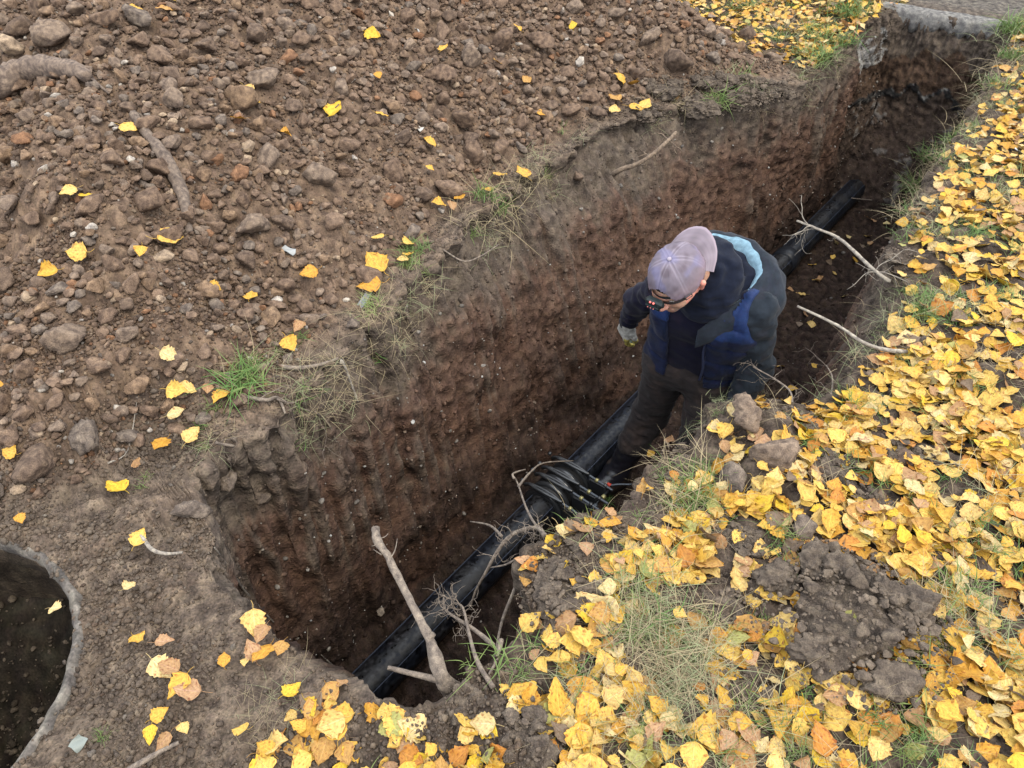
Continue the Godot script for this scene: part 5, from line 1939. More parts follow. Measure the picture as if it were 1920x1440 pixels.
	for i in 200000:
		var t := r.randf_range(-0.25, 6.0)
		var n := r.randf_range(-4.6, -0.55)
		if i < 60000:
			t = r.randf_range(-0.3, 1.2)
			n = r.randf_range(-2.6, -0.3)
		var q := top_at(t, n)
		if q.is_empty(): continue
		if in_frame(q[0], 0.6) == 0.0: continue
		var hp := heap_h(t, n)
		var dens := 1.0 if hp > 0.02 else 0.8
		dens *= clampf(0.6 + 1.0 * ns.get_noise_2d(t * 3.0, n * 3.0), 0.1, 1.0)
		if t > 5.2 and hp < 0.02: continue
		if r.randf() > dens: continue
		var s := 0.0030 * pow(1.0 - r.randf() * 0.97, -0.42)
		s *= 1.0 + 0.25 * q[0].distance_to(CAM) * 0.4
		if hp < 0.02: s *= 0.85
		s = minf(s, 0.013)
		var k := r.randi_range(0, 5)
		cx[k].append(stone_xf(q[0], q[1], s, r, 0.3))
		var c: Color = stone_tones[stone_tone(r, true)] * r.randf_range(0.9, 1.35)
		if hp < 0.02: c = c.lerp(lin(0.15, 0.122, 0.098), 0.7)
		c.a = 1.0
		cc2[k].append(c)
	# crumbs on the walls and the floor of the trench
	for i in 26000:
		var ri := r.randi_range(row_wall[1], row_wall[2] + 60)
		var j := r.randi_range(cols[1], cols[4] - 1)
		var p := gp[ri * ncol + j]
		if in_frame(p) == 0.0: continue
		var nn := gn[ri * ncol + j]
		var flat_ := clampf(nn.y, 0.0, 1.0)
		if r.randf() > 0.25 + flat_: continue
		var s := 0.0035 * pow(1.0 - r.randf() * 0.97, -0.5)
		s = minf(s, 0.03 if flat_ > 0.6 else 0.014)
		var k := r.randi_range(0, 5)
		cx[k].append(stone_xf(p, nn, s, r, 0.45))
		var c := gcol[ri * ncol + j] * r.randf_range(0.8, 1.3)
		if r.randf() < 0.06: c = lin(0.34, 0.31, 0.28) * r.randf_range(0.6, 1.2)
		c.a = 1.0
		cc2[k].append(c)
	var crumbs := Node3D.new()
	crumbs.name = "soil_crumbs"
	add_child(crumbs)
	tag(crumbs, "fine crumbs of soil and grit covering the bare dirt", "crumbs", "", "stuff")
	for k in 6:
		scatter("crumbs", clod_small[k], many, cx[k], cc2[k], crumbs)
	# pale flecks set in the left wall
	var px := []
	var pc := []
	for i in 520:
		var ri := r.randi_range(row_wall[1], row_wall[2] - 1)
		var j: int = cols[1] + 20 + int(pow(r.randf(), 0.8) * 96.0)
		var p := gp[ri * ncol + j]
		if ns.get_noise_2d(p.dot(U) * 1.6, p.y * 3.0 + 60.0) < 0.0: continue
		var s := 0.0036 * pow(1.0 - r.randf() * 0.992, -0.52)
		px.append(stone_xf(p, gn[ri * ncol + j], minf(s, 0.034), r, 0.5))
		pc.append([lin(0.50, 0.47, 0.44), lin(0.36, 0.30, 0.25), lin(0.58, 0.58, 0.57), lin(0.25, 0.19, 0.15)][r.randi_range(0, 3)])
	var flecks := scatter("wall_pebbles", clods[4], many, px, pc)
	tag(flecks, "small pale pebbles embedded in the reddish trench wall", "pebbles", "", "stuff")

# ---------------------------------------------------------------- leaves and grass
var tone_words := ["golden yellow", "pale yellow", "deep golden", "faded pale", "cream", "ochre", "tan brown", "orange", "bright yellow", "dark brown", "greenish", "pinkish brown"]
var stone_words := ["brown", "dark brown", "light brown", "dusky brown", "tawny", "greyish brown", "pale", "rusty", "whitish"]
var heap_marks := [[20, 30, "in the top left corner"], [60, 160, "by the half-buried log"], [300, 60, "near the top left of the photo"], [300, 280, "beside the dark branch"], [480, 300, "right of the dark branch"], [520, 60, "under the top edge left of the middle"], [628, 218, "by the bright leaf standing point down"], [760, 60, "under the top edge in the middle"], [950, 100, "high on the middle of the heap"], [1150, 60, "near the heap's far end"], [1250, 130, "at the heap's far tip above the turf clods"], [1060, 230, "at the rim left of the turf clods"], [900, 280, "above the rim in the middle"], [740, 350, "halfway down to the rim"], [600, 450, "on the bare middle of the heap"], [420, 480, "by the round tan stone"], [150, 420, "left of the two overlapping leaves"], [60, 560, "on the left edge above the slab"], [130, 645, "by the big flat-topped slab"], [300, 600, "right of the big flat-topped slab"], [480, 640, "above the green grass tuft at the rim"], [60, 780, "below the slab at the left edge"], [160, 840, "by the rounded grey clod"], [300, 780, "left of the rim grass"], [40, 940, "at the foot of the heap above the well"], [700, 520, "at the rim by the large golden leaf"], [900, 390, "at the rim by the drooping grass tuft"], [1180, 190, "by the cluster of leaves on the rim"], [240, 930, "on the flat dirt left of the trench corner"]]
var lawn_marks := [[620, 1330, "at the bottom left end of the bank"], [760, 1390, "at the bottom edge below the trench end"], [980, 1390, "by the round clod at the bottom edge"], [1150, 1420, "at the bottom edge right of the round clod"], [1130, 1220, "left of the dry grass patch"], [1300, 1240, "in the dry grass patch"], [1300, 1420, "at the bottom edge in the middle of the lawn"], [1450, 1360, "below the big dark mound"], [1600, 1400, "at the bottom edge right of the middle"], [1860, 1400, "in the bottom right corner"], [1760, 1290, "at the lower right of the big dark mound"], [1850, 1180, "at the right edge beside the mound"], [1430, 1040, "left of the big dark mound's top"], [1200, 1080, "right of the bare lump over the pipe"], [1250, 1000, "above the bare lump over the pipe"], [1480, 940, "below the large flat clod"], [1660, 1000, "above the big dark mound"], [1860, 980, "at the right edge above the mound"], [1740, 800, "among the leaves up the right bank"], [1420, 1180, "between the dry grass patch and the mound"], [1330, 900, "above the worker's boot"]]
func brief(text: String) -> String:   # at most 16 words
	while text.split(" ").size() > 16 and (text.begins_with("large ") or text.begins_with("small ")): text = text.substr(6)
	if text.split(" ").size() > 16: text = text.replace("on the heap, ", "")
	if text.split(" ").size() > 16: text = text.replace("leaf in the near leaf carpet", "leaf in the carpet")
	if text.split(" ").size() > 16: text = text.replace(" lying", "").replace("leaf in the carpet", "leaf")
	return text

func near_mark(p: Vector3, marks: Array) -> String:
	var best := ""
	var near := 1e9
	for m in marks:
		if m.size() == 3: m.append(hit(m[0], m[1])[0])
		var d: float = (m[3] - p).length()
		if d < near:
			near = d
			best = m[2]
	return best

var bare := []   # places on the right lawn where no leaves lie: [point, radius]
func leaf_cover(t: float, n: float, p: Vector3) -> float:
	var v := 0.0
	var i := row_of(t)
	if n > rim_row_r[i] and t > 0.0:
		v = 1.0
		var d := n - rim_row_r[i]
		v *= 0.35 + 0.65 * ss(0.02, 0.22, d)
		if t < 1.1 and n < -0.25: v *= 0.75
		v *= clampf(0.75 + 0.9 * ns.get_noise_2d(t * 1.9 + 11.0, n * 1.9), 0.25, 1.0)
	elif t < 0.5 and n > -1.0:
		v = 0.75 * ss(-0.95, -0.65, n + (0.2 - t) * 0.0)
	elif n < -1.4 and t > 5.0:
		v = ss(0.03, 0.0, heap_h(t, n)) * ss(5.0, 5.25, t)
	if t > 6.9 and n > -1.9 and n < -0.6: v *= 0.3
	if t > 7.2 and n > -0.7: v *= 0.35
	for b in bare:
		var d: float = (p - b[0]).length() / b[1]
		if d < 1.0: v *= ss(0.5, 1.0, d) * 0.85 + 0.13
	return v

func build_leaves() -> void:
	var r := RandomNumberGenerator.new()
	r.seed = 5
	for k in 24: leaf_meshes.append(leaf_mesh(k))
	for k in 4: leaf_tex.append(leaf_texture(60 + k))
	for e in [[1590, 1140, 165], [1060, 1090, 95], [1445, 862, 70], [1405, 790, 45], [1375, 900, 55], [1560, 690, 110], [1240, 1200, 135], [1275, 1290, 85], [980, 1390, 75], [1640, 930, 60], [1690, 860, 45], [1250, 890, 45], [1395, 1290, 60], [860, 1290, 60], [940, 1200, 50], [1290, 960, 55], [1500, 990, 35], [1700, 470, 45], [1680, 160, 40], [1300, 860, 95], [1560, 880, 70], [1200, 975, 60], [1380, 1000, 65], [1350, 1130, 80], [1110, 1030, 75], [1490, 785, 60]]:
		var h := hit(e[0], e[1])
		var depth: float = -(cam_basis.inverse() * (h[0] - CAM)).z
		bare.append([h[0], e[2] * depth / focal])
	# leaves lying singly: px, py, length in px, tone, label ("" for the common one)
	var single := [
		[628, 218, 44, 8, "bright yellow leaf standing point down on the upper middle of the heap"], [693, 76, 34, 8, "bright yellow leaf with a long stalk at the top middle of the heap"], [803, 278, 30, 0, "yellow leaf on the heap above the rim, right of the heap's middle"],
		[240, 256, 36, 1, "pale yellow leaf touching the upper end of the dark branch"], [140, 373, 32, 3, "pale leaf under a bright one on the left of the heap"], [162, 384, 30, 8, "bright yellow leaf overlapping a pale one on the left of the heap"], [315, 460, 48, 1, "large pale yellow leaf at the lower end of the dark branch"],
		[158, 490, 48, 1, "large pale yellow leaf lying alone left of the round tan stone"], [105, 523, 36, 0, "curled yellow leaf below the lone pale leaf on the left"], [583, 523, 34, 2, "golden leaf with ragged tip on the lower heap"], [472, 570, 30, 0, "golden leaf on a grey clod of the lower heap"],
		[400, 552, 26, 0, "small folded yellow leaf left of the golden one on the clod"], [312, 678, 36, 4, "cream leaf with a torn tip on the bare left dirt"], [336, 745, 42, 1, "pale yellow leaf overlapped by another above the left grass tuft"], [354, 739, 36, 3, "pale leaf on top of another above the left grass tuft"],
		[390, 740, 24, 6, "small tan leaf beside the two overlapping pale leaves"], [420, 756, 40, 0, "folded yellow leaf at the foot of the green grass tuft"], [332, 788, 36, 4, "ragged cream leaf left of the rim grass"], [364, 825, 38, 3, "grey-cream leaf standing among the dry rim grass"],
		[305, 846, 40, 2, "orange-brown leaf at the left edge of the rim grass"], [34, 855, 38, 0, "yellow leaf on the stones at the left edge"], [272, 872, 28, 6, "tan curled leaf below the orange-brown one at the rim"], [224, 928, 48, 8, "bright yellow leaf on the flat dirt left of the trench corner"],
		[266, 1023, 38, 1, "spotted yellow leaf on the flat dirt by the thin curved root"], [247, 1115, 30, 4, "small cream notched leaf alone on the flat dirt"], [118, 1152, 30, 4, "cream leaf caught on the rim of the well"], [257, 1220, 36, 0, "small folded golden leaf alone below the cream notched one"],
		[318, 1218, 36, 11, "pinkish tan leaf at the top of the little pile on the dirt"], [308, 1258, 52, 4, "broad cream leaf in the little pile on the dirt"], [325, 1270, 44, 6, "tan leaf under the broad cream one"], [345, 1298, 52, 0, "curled yellow leaf below the broad cream leaf"], [362, 1310, 50, 11, "pinkish leaf beneath the curled yellow one"],
		[425, 1256, 32, 2, "golden square-looking leaf alone left of the trench end"], [465, 1258, 20, 3, "tiny pale leaf beside the golden square-looking one"], [485, 1178, 54, 3, "pale tan leaf on top of the heap of leaves at the trench corner"], [500, 1195, 40, 6, "crumpled tan leaf at the trench corner"], [500, 1235, 50, 2, "curled golden leaf in the corner pile"], [535, 1225, 36, 5, "brown curled leaf on the right of the corner pile"], [478, 1235, 44, 11, "pinkish folded leaf at the foot of the corner pile"],
		[305, 1347, 36, 0, "yellow leaf with its stalk down near the bottom left"], [290, 1385, 36, 8, "crumpled yellow leaf near the bottom left"], [350, 1375, 28, 3, "small pale leaf right of the crumpled yellow one"], [318, 1402, 40, 6, "tan leaf under the grey stick"], [460, 1378, 36, 1, "pale yellow leaf near the bottom left of the leaf bank"], [35, 1415, 60, 4, "cream papery leaf on the well's slab in the corner"],
		[5, 330, 30, 1, ""], [468, 185, 30, 3, ""], [475, 200, 28, 0, ""], [448, 238, 26, 2, ""], [250, 30, 24, 0, ""], [318, 6, 24, 8, ""], [310, 30, 30, 5, ""], [530, 262, 22, 2, ""], [833, 103, 26, 0, ""], [969, 62, 20, 0, ""], [710, 225, 24, 0, ""], [820, 5, 22, 3, ""], [805, 330, 18, 0, ""], [1073, 56, 20, 8, ""], [1015, 222, 24, 2, ""], [928, 128, 22, 5, ""], [985, 160, 22, 5, ""], [708, 150, 18, 2, ""],
		[1160, 155, 32, 0, ""], [1185, 165, 26, 2, ""], [1150, 195, 30, 5, ""], [1190, 212, 32, 0, ""], [1205, 210, 28, 1, ""], [1150, 215, 24, 3, ""], [936, 340, 34, 0, ""], [982, 346, 34, 0, ""], [914, 366, 28, 0, ""], [820, 392, 32, 0, ""], [862, 382, 26, 2, ""], [845, 395, 26, 6, ""], [705, 506, 52, 0, "large golden leaf at the left rim above the grey plastic scrap"], [702, 545, 46, 2, "golden leaf hanging below the large one at the left rim"],
		[760, 470, 30, 1, ""], [768, 490, 26, 0, ""], [755, 500, 24, 3, ""], [710, 455, 24, 1, ""], [545, 655, 40, 0, ""], [566, 625, 30, 6, ""], [265, 487, 30, 0, ""], [18, 735, 20, 2, ""], [45, 985, 26, 2, ""], [1425, 860, 34, 0, ""], [1265, 190, 22, 6, ""]]
	var pile := 0
	for e in single:
		var h := hit(e[0], e[1])
		var depth: float = -(cam_basis.inverse() * (h[0] - CAM)).z
		var tiltv := 0.25
		var xf := lie_on(h[0], (h[1] + Vector3.UP * 0.6).normalized(), e[2] * depth / focal * 1.02, r.randf() * TAU, tiltv, 0.030, r)
		var o := put("fallen_leaf", leaf_meshes[r.randi_range(0, 23)], leaf_mat(e[3], r.randi_range(0, 3)), null, xf)
		tag(o, e[4] if e[4] else brief(tone_words[e[3]] + " leaf lying on bare earth " + near_mark(h[0], heap_marks)), "leaf", "" if e[4] else "single leaves on the bare earth")
	# leaves on the trench floor and stuck to the wall
	for i in 70:
		var t := r.randf_range(2.6, 6.0)
		var n := r.randf_range(-1.2, -0.62)
		if i % 7 == 0:
			t = r.randf_range(0.8, 2.6)
		var q := floor_at(t, n)
		var fl_tone: int = [3, 4, 6, 0, 1, 5, 9, 11][r.randi_range(0, 7)]
		var xf := lie_on(q[0], q[1], r.randf_range(0.045, 0.075), r.randf() * TAU, 0.3, 0.012, r)
		var o := put("fallen_leaf", leaf_meshes[r.randi_range(0, 23)], leaf_mat(fl_tone, r.randi_range(0, 3)), null, xf)
		tag(o, tone_words[fl_tone] + " leaf on the dark trench floor " + ("near the clamp" if t < 2.3 else "just behind the worker" if t < 3.4 else "halfway between worker and trench end" if t < 4.7 else "close to the far end of the pipe"), "leaf", "leaves on the trench floor")
	# the carpet
	var all := []
	for i in 90000:
		var t := r.randf_range(-0.6, 9.0)
		var n := r.randf_range(-1.0, 3.6)
		if i % 7 == 0:
			t = r.randf_range(5.0, 10.0)
			n = r.randf_range(-6.0, -1.5)
		elif i % 3 == 1:
			t = r.randf_range(-0.5, 2.6)
			n = r.randf_range(-0.9, 1.2)
		var q := top_at(t, n)
		if q.is_empty(): continue
		var dep := in_frame(q[0], 0.9)
		if dep == 0.0: continue
		var cover := leaf_cover(t, n, q[0])
		var want := 0.85 if i % 3 != 1 or i % 7 == 0 else 0.46
		if n < -1.4: want = 0.95
		elif t > 3.0: want = 0.95
		if r.randf() > cover * want: continue
		var size := r.randf_range(0.030, 0.066) if r.randf() < 0.84 else r.randf_range(0.06, 0.084)
		var lift := r.randf_range(0.004, 0.034) * (1.0 if cover > 0.5 else 0.5)
		var tilt := 0.15 if r.randf() < 0.8 else 0.6
		all.append([size / dep if in_frame(q[0], 0.0) > 0.0 else 0.0, lie_on(q[0], q[1], size, r.randf() * TAU, tilt, lift, r), r.randi_range(0, 23), pick_tone(r), q[0]])
	all.sort_custom(func(a, b): return a[0] > b[0])
	print("carpet leaves ", all.size())
	var mm_mat := []
	for k in 4:
		var m := mat(Color(1, 1, 1), 0.62, leaf_tex[k])
		m.vertex_color_use_as_albedo = true
		m.metallic_specular = 0.4
		m.backlight_enabled = true
		m.backlight = Color(0.35, 0.35, 0.35)
		mm_mat.append(m)
	var xf_by := []
	var col_by := []
	for k in 24:
		xf_by.append([])
		col_by.append([])
	for i in all.size():
		var f = all[i]
		if i < 130:
			var o := put("fallen_leaf", leaf_meshes[f[2]], leaf_mat(f[3], f[2] % 4), null, f[1])
			tag(o, brief(tone_words[f[3]] + " leaf in the near leaf carpet " + near_mark(f[1].origin, lawn_marks)), "leaf", "leaves in the near leaf carpet")
		else:
			xf_by[f[2]].append(f[1])
			var c: Color = tones[f[3]][0] * r.randf_range(0.85, 1.12)
			c.a = 1.0
			col_by[f[2]].append(c)
	var carpet := Node3D.new()
	carpet.name = "leaf_carpet"
	add_child(carpet)
	tag(carpet, "carpet of yellow fallen leaves covering the lawn beside the trench", "leaves", "", "stuff")
	for k in 24:
		if xf_by[k]: scatter("leaves", leaf_meshes[k], mm_mat[k % 4], xf_by[k], col_by[k], carpet)

func build_grass() -> void:
	var r := RandomNumberGenerator.new()
	r.seed = 15
	var gm := mat(Color(1, 1, 1), 0.6)
	gm.vertex_color_use_as_albedo = true
	gm.backlight_enabled = true
	gm.backlight = Color(0.4, 0.4, 0.4)
	var green := []
	var dry := []
	for k in 5: green.append(tuft_mesh(k, 16, 0.55, 0.9, 0.016))
	for k in 5: dry.append(tuft_mesh(20 + k, 18, 1.3, 1.25, 0.009))
	var xg := []
	var cg := []
	var xd := []
	var cd := []
	for k in 5:
		xg.append([]); cg.append([]); xd.append([]); cd.append([])
	# sprigs seen one by one: px, py, height in px, spread in px, count of tufts, greenness
	for e in [[450, 715, 70, 22, 9, 0.95], [465, 690, 50, 20, 5, 0.8], [930, 400, 50, 16, 6, 0.55], [905, 370, 50, 20, 4, 0.8], [780, 475, 50, 16, 5, 0.9], [765, 500, 40, 20, 4, 0.6], [560, 640, 40, 18, 3, 0.8], [690, 575, 40, 20, 3, 0.8], [710, 590, 50, 20, 3, 0.6], [385, 805, 46, 24, 5, 0.8], [400, 840, 34, 26, 3, 0.5], [270, 905, 30, 16, 2, 0.9], [505, 690, 32, 12, 2, 0.3], [520, 660, 30, 20, 3, 0.4], [1065, 255, 28, 24, 3, 0.6], [1020, 300, 26, 24, 2, 0.3], [960, 350, 28, 20, 2, 0.3], [1345, 200, 44, 30, 8, 0.8], [1380, 150, 36, 26, 6, 0.7], [1320, 190, 34, 30, 4, 0.6], [1430, 170, 30, 30, 5, 0.4], [190, 1380, 28, 16, 5, 1.0],
		[1530, 110, 46, 40, 14, 0.85], [1560, 80, 46, 40, 12, 0.85], [1500, 60, 40, 50, 12, 0.8], [1590, 30, 48, 20, 9, 1.0], [1400, 20, 34, 50, 9, 0.8], [1540, 150, 40, 30, 6, 0.6], [1895, 60, 52, 30, 12, 0.9], [1890, 110, 46, 20, 8, 0.7], [1860, 160, 44, 24, 8, 0.5], [1740, 310, 40, 30, 9, 0.5], [1790, 260, 40, 30, 9, 0.6], [1710, 360, 40, 22, 8, 0.4], [1700, 400, 40, 20, 6, 0.4],
		[1740, 590, 46, 60, 14, 0.8], [1800, 720, 44, 70, 12, 0.8], [1700, 690, 44, 30, 7, 0.7], [1780, 600, 44, 40, 8, 0.8], [1620, 760, 40, 40, 8, 0.6], [1380, 745, 22, 26, 5, 0.7], [1430, 750, 20, 26, 4, 0.2], [1340, 780, 24, 16, 3, 0.3], [1320, 935, 70, 46, 16, 0.85], [1290, 975, 50, 50, 14, 0.3], [1135, 955, 30, 16, 2, 0.9], [1480, 1010, 46, 40, 10, 0.7], [1680, 1240, 60, 50, 12, 0.5], [1790, 1130, 70, 60, 22, 0.4], [1720, 1230, 50, 50, 10, 0.6],
		[1230, 1180, 74, 90, 46, 0.30], [1270, 1260, 74, 80, 40, 0.24], [1180, 1160, 50, 40, 12, 0.45], [1330, 1200, 50, 50, 12, 0.3], [1220, 1330, 56, 80, 26, 0.25], [1330, 1400, 60, 80, 22, 0.3], [1480, 1400, 60, 80, 16, 0.6], [1620, 1330, 50, 60, 12, 0.6], [1700, 1400, 56, 80, 14, 0.6], [1080, 1270, 50, 40, 12, 0.5], [980, 1270, 36, 30, 5, 0.4], [1300, 880, 40, 60, 12, 0.4], [500, 1330, 36, 40, 5, 0.1], [540, 1290, 34, 40, 3, 0.1], [470, 1360, 34, 30, 3, 0.15], [1100, 1400, 50, 60, 14, 0.3], [1830, 1000, 44, 50, 8, 0.6], [1200, 1060, 40, 40, 8, 0.5]]:
		var h := hit(e[0], e[1])
		var depth: float = -(cam_basis.inverse() * (h[0] - CAM)).z
		var k1 := depth / focal
		for q in e[4]:
			var o: Vector3 = Vector3(r.randfn(0, 0.5), 0, r.randfn(0, 0.5)) * e[3] * k1
			var p: Vector3 = h[0] + o
			var t := p.dot(U)
			var n := p.dot(N)
			var g := top_at(t, n)
			if g and absf(g[0].y - h[0].y) < 0.15: p.y = g[0].y
			elif g.is_empty(): p = h[0] + o * 0.25
			place_tuft(p, h[1], e[2] * k1 * r.randf_range(0.7, 1.15), r, e[5], xg, cg, xd, cd, 0.45)
	# turf over the lawns
	for i in 26000:
		var t := r.randf_range(-0.3, 9.0)
		var n := r.randf_range(-0.75, 3.0)
		if i % 4 == 0:
			t = r.randf_range(5.0, 10.0)
			n = r.randf_range(-6.0, -1.5)
		var q := top_at(t, n)
		if q.is_empty() or in_frame(q[0], 0.9) == 0.0: continue
		var patchy := ns.get_noise_2d(t * 2.6 + 31.0, n * 2.6)
		var v := 0.0
		if n > -1.0: v = ss(-0.25, 0.35, patchy) * 0.35 + 0.04
		else: v = ss(0.03, 0.0, heap_h(t, n)) * (ss(-0.3, 0.3, patchy) * 0.5 + 0.08)
		if t < 0.75: v *= 0.4
		for b in bare:
			if (q[0] - b[0]).length() < b[1] * 0.8: v *= 0.3
		if t > 7.2 and n > -1.9: v *= 0.15
		if r.randf() > v: continue
		place_tuft(q[0], q[1], r.randf_range(0.05, 0.095), r, 0.45 + 0.5 * ns.get_noise_2d(t * 1.7, n * 1.7 + 70.0), xg, cg, xd, cd, 0.25)
	# dry wisps along the rims
	for i in 420:
		var ri := r.randi_range(row_wall[1] + 40, row_wall[2] - 1)
		var left_ := r.randf() < 0.6
		var j: int = cols[1] - 1 + r.randi_range(-4, 14) if left_ else cols[4] + r.randi_range(-6, 4)
		var p := gp[ri * ncol + j]
		if in_frame(p) == 0.0: continue
		if ns.get_noise_2d(row_t[ri] * 2.3, 90.0 if left_ else 120.0) < -0.05: continue
		place_tuft(p, (gn[ri * ncol + j] + (N if left_ else -N) * 0.5).normalized(), r.randf_range(0.04, 0.09), r, 0.15, xg, cg, xd, cd, 0.5)
	var root := Node3D.new()
	root.name = "grass"
	add_child(root)
	tag(root, "green and dry grass growing along the rims and through the leaves", "grass", "", "stuff")
	for k in 5:
		if xg[k]: scatter("green_grass", green[k], gm, xg[k], cg[k], root)
		if xd[k]: scatter("dry_grass", dry[k], gm, xd[k], cd[k], root)

func place_tuft(p: Vector3, nor: Vector3, h: float, r: RandomNumberGenerator, greenness: float, xg: Array, cg: Array, xd: Array, cd: Array, tilt: float) -> void:
	var y := (Vector3.UP * 0.8 + nor * 0.5 + Vector3(r.randfn(0, 1), 0, r.randfn(0, 1)) * tilt).normalized()
	var x := Vector3(cos(r.randf() * TAU), 0, sin(r.randf() * TAU))
	x = (x - y * x.dot(y)).normalized()
	if x.length() < 0.5: x = Vector3.RIGHT
	var k := r.randi_range(0, 4)
	var xf := Transform3D(Basis(x, y, x.cross(y)).scaled_local(Vector3.ONE * h), p - y * 0.004)
	if r.randf() < greenness:
		xg[k].append(xf)
		var c := lin(0.07, 0.145, 0.035).lerp(lin(0.15, 0.19, 0.06), r.randf())
		cg[k].append(c)
	else:
		xd[k].append(xf)
		var c := lin(0.33, 0.27, 0.16).lerp(lin(0.20, 0.16, 0.10), r.randf())
		if r.randf() < 0.3: c = lin(0.22, 0.24, 0.13)
		cd[k].append(c)

func build_litter() -> void:
	# concrete slab edges, scraps
	var conc := earth(3.0, 0.5, grain, false)
	conc.albedo_color = lin(0.25, 0.24, 0.23).linear_to_srgb()
	# the pale crust of pavement along the top of the far end wall
	var st := begin()
	st.set_smooth_group(0)
	var pts := []
	for i in 61:
		var f := i / 60.0
		var n := lerpf(-1.64, -0.70, f)
		var t := 6.86 + 0.02 * ns.get_noise_1d(f * 9.0) - 0.02
		var low := -0.115 - 0.05 * ns.get_noise_1d(f * 14.0 + 5.0) - 0.015 * ns.get_noise_1d(f * 50.0)
		pts.append([W(t + 0.12, n, 0.022), W(t - 0.005, n, 0.02), W(t - 0.028, n, -0.005), W(t - 0.032 + 0.008 * ns.get_noise_1d(f * 40.0), n, low * 0.6), W(t - 0.02, n, low), W(t + 0.10, n, low)])
	for i in 60:
		for j in 5:
			for e in [[i, j], [i + 1, j], [i, j + 1], [i, j + 1], [i + 1, j], [i + 1, j + 1]]:
				st.add_vertex(pts[e[0]][e[1]])
	put_tagged("pavement_crust", done(st), conc, Vector3.ZERO, "pale grey broken edge of concrete pavement along the top of the trench end", "pavement edge")
	# pale lime streak in the far left corner
	# buried concrete edge beside the near end of the trench
	var pale := earth(3.0, 0.4, grain, false)
	pale.albedo_color = lin(0.34, 0.30, 0.26).linear_to_srgb()
	for e in [[[428, 1092], [455, 1108], [490, 1145], [512, 1168]], [[598, 1230], [625, 1255], [650, 1275]]]:
		var q := []
		var rr := []
		for k in e.size():
			q.append(on_ground(e[k][0], e[k][1], 0.001))
			rr.append(0.005 if k > 0 and k < e.size() - 1 else 0.002)
		var b: Vector3 = q[0]
		for k in q.size(): q[k] -= b
		put_tagged("slab_edge", tube_mesh(q, rr, 7, 0.5, 8), pale, b, "worn pale concrete edge showing through dirt " + ("left of the trench's near corner" if e.size() == 4 else "close to the near end of the pipe"), "concrete edge")
	# scraps
	for e in [[682, 570, 16, 38, lin(0.16, 0.17, 0.185), "grey plastic scrap stuck upright in the left rim", "scrap"], [1912, 292, 30, 22, lin(0.5, 0.52, 0.53), "white plastic scrap in the leaves at the right edge", "scrap"], [150, 1398, 22, 20, lin(0.17, 0.19, 0.175), "small grey-green leaf-like scrap near the bottom left corner", "scrap"], [542, 472, 26, 10, lin(0.26, 0.27, 0.27), "pale blue-grey chip pressed into the heap's bare earth", "chip"], [787, 58, 12, 22, lin(0.34,0.34,0.33), "white chip high on the middle of the heap", "chip"], [785, 244, 15, 13, lin(0.36, 0.34, 0.31), "square white chip on the heap above the rim", "chip"]]:
		var h := hit(e[0], e[1])
		var k: float = -(cam_basis.inverse() * (h[0] - CAM)).z / focal
		st = begin()
		st.set_smooth_group(0)
		var g := []
		for i in 7:
			var row := []
			for j in 7:
				var u := i / 6.0 - 0.5
				var v := j / 6.0 - 0.5
				row.append(Vector3(u * e[2] * k * (1.0 + 0.12 * sin(v * 5.0 + 1.0)), 0.004 * sin(u * 5.0 + v * 3.0) + 0.004, v * e[3] * k * 1.3 * (1.0 + 0.08 * sin(u * 5.0))))
			g.append(row)
		for s in 2:
			for i in 6:
				for j in 6:
					var q := [[i, j], [i + 1, j], [i, j + 1], [i, j + 1], [i + 1, j], [i + 1, j + 1]]
					if s: q.reverse()
					for v in q: st.add_vertex(g[v[0]][v[1]] - Vector3(0, 0.003 * s, 0))
		put("scrap", done(st), mat(e[4], 0.5), null, lie_on(h[0], h[1], 1.0, 0.4, 0.15, 0.006, rng))
		tag(get_child(get_child_count() - 1), e[5], e[6])

var grain := []
var scuff: ImageTexture

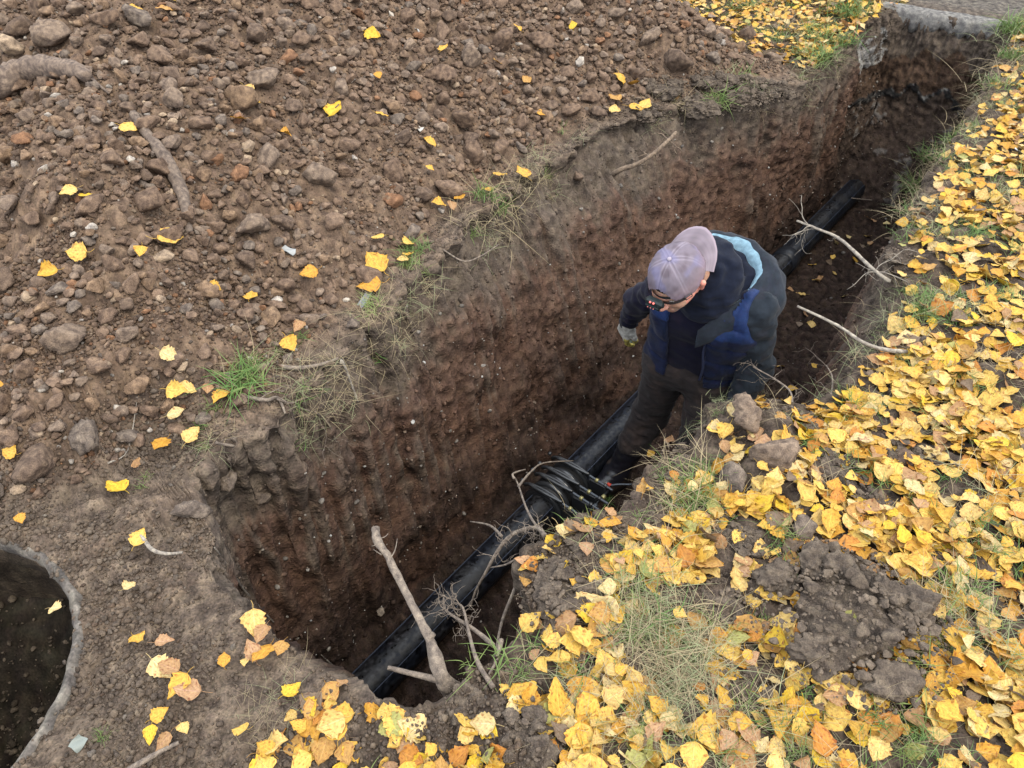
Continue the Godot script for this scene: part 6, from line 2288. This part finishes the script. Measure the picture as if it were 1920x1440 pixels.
func _ready() -> void:
	var clock := Time.get_ticks_msec()
	rng.seed = 1
	ns.seed = 4
	ns.noise_type = FastNoiseLite.TYPE_SIMPLEX_SMOOTH
	ns.frequency = 1.0
	ns.fractal_type = FastNoiseLite.FRACTAL_NONE
	nc.seed = 9
	nc.noise_type = FastNoiseLite.TYPE_CELLULAR
	nc.cellular_return_type = FastNoiseLite.RETURN_DISTANCE
	nc.frequency = 1.0
	nc.fractal_type = FastNoiseLite.FRACTAL_NONE
	# camera
	var cam := Camera3D.new()
	cam.name = "camera"
	add_child(cam)
	cam.position = CAM
	cam.rotation_degrees = Vector3(-40, 0, 0)
	cam.fov = 53.0
	cam.near = 0.05
	cam.far = 200.0
	cam.current = true
	cam_basis = cam.basis
	focal = 720.0 / tan(deg_to_rad(26.5))
	# overcast sky
	var env := Environment.new()
	env.background_mode = Environment.BG_SKY
	var sky := Sky.new()
	var sm := ProceduralSkyMaterial.new()
	sm.sky_top_color = Color(0.83, 0.85, 0.88)
	sm.sky_horizon_color = Color(0.79, 0.80, 0.82)
	sm.sky_curve = 0.3
	sm.ground_bottom_color = Color(0.22, 0.19, 0.16)
	sm.ground_horizon_color = Color(0.55, 0.55, 0.54)
	sm.energy_multiplier = 1.55
	sky.sky_material = sm
	env.sky = sky
	env.ambient_light_source = Environment.AMBIENT_SOURCE_SKY
	env.tonemap_mode = Environment.TONE_MAPPER_LINEAR
	env.tonemap_exposure = 2.65
	env.sdfgi_enabled = true
	env.ssao_enabled = true
	env.ssil_enabled = true
	var we := WorldEnvironment.new()
	we.name = "world"
	we.environment = env
	add_child(we)
	var sun := DirectionalLight3D.new()
	sun.name = "sun"
	sun.light_energy = 0.4
	sun.light_color = Color(1.0, 0.97, 0.92)
	sun.light_angular_distance = 30.0
	sun.shadow_enabled = true
	add_child(sun)
	sun.look_at_from_position(Vector3(2.5, 6.0, 3.0), Vector3.ZERO)

	grain = soil_textures()
	var sc := noise_image(256, 0.05, 4, 33)
	var sb := sc.get_data()
	for i in sb.size(): sb[i] = int(clampf(150 + (sb[i] - 128) * 1.1, 60, 255))
	scuff = tex_from(Image.create_from_data(256, 256, false, Image.FORMAT_L8, sb))
	# the ground
	build_ground()
	print("ground ", Time.get_ticks_msec() - clock, " rows ", nrow, " cols ", ncol)
	var soil := earth(2.6, 0.9, grain)
	var wallm := earth(2.2, 1.1, grain)
	var w = row_wall
	patch("spoil_heap", 0, nrow - 1, 0, cols[1] - 1, soil)
	patch("ground", 0, w[0], cols[1] - 1, cols[4], soil)
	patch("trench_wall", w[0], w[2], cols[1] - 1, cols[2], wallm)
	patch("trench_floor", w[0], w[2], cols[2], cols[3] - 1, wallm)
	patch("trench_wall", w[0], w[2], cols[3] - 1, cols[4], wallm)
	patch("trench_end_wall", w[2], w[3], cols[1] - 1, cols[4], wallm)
	patch("path", w[3], nrow - 1, cols[1] - 1, cols[4], soil)
	patch("lawn", 0, nrow - 1, cols[4], ncol - 1, soil)
	print("patches ", Time.get_ticks_msec() - clock)
	build_well()
	build_pipe()
	build_person()
	print("person ", Time.get_ticks_msec() - clock)
	build_stones()
	print("stones ", Time.get_ticks_msec() - clock)
	build_branches()
	build_leaves()
	print("leaves ", Time.get_ticks_msec() - clock)
	build_grass()
	build_litter()
	print("all ", Time.get_ticks_msec() - clock)
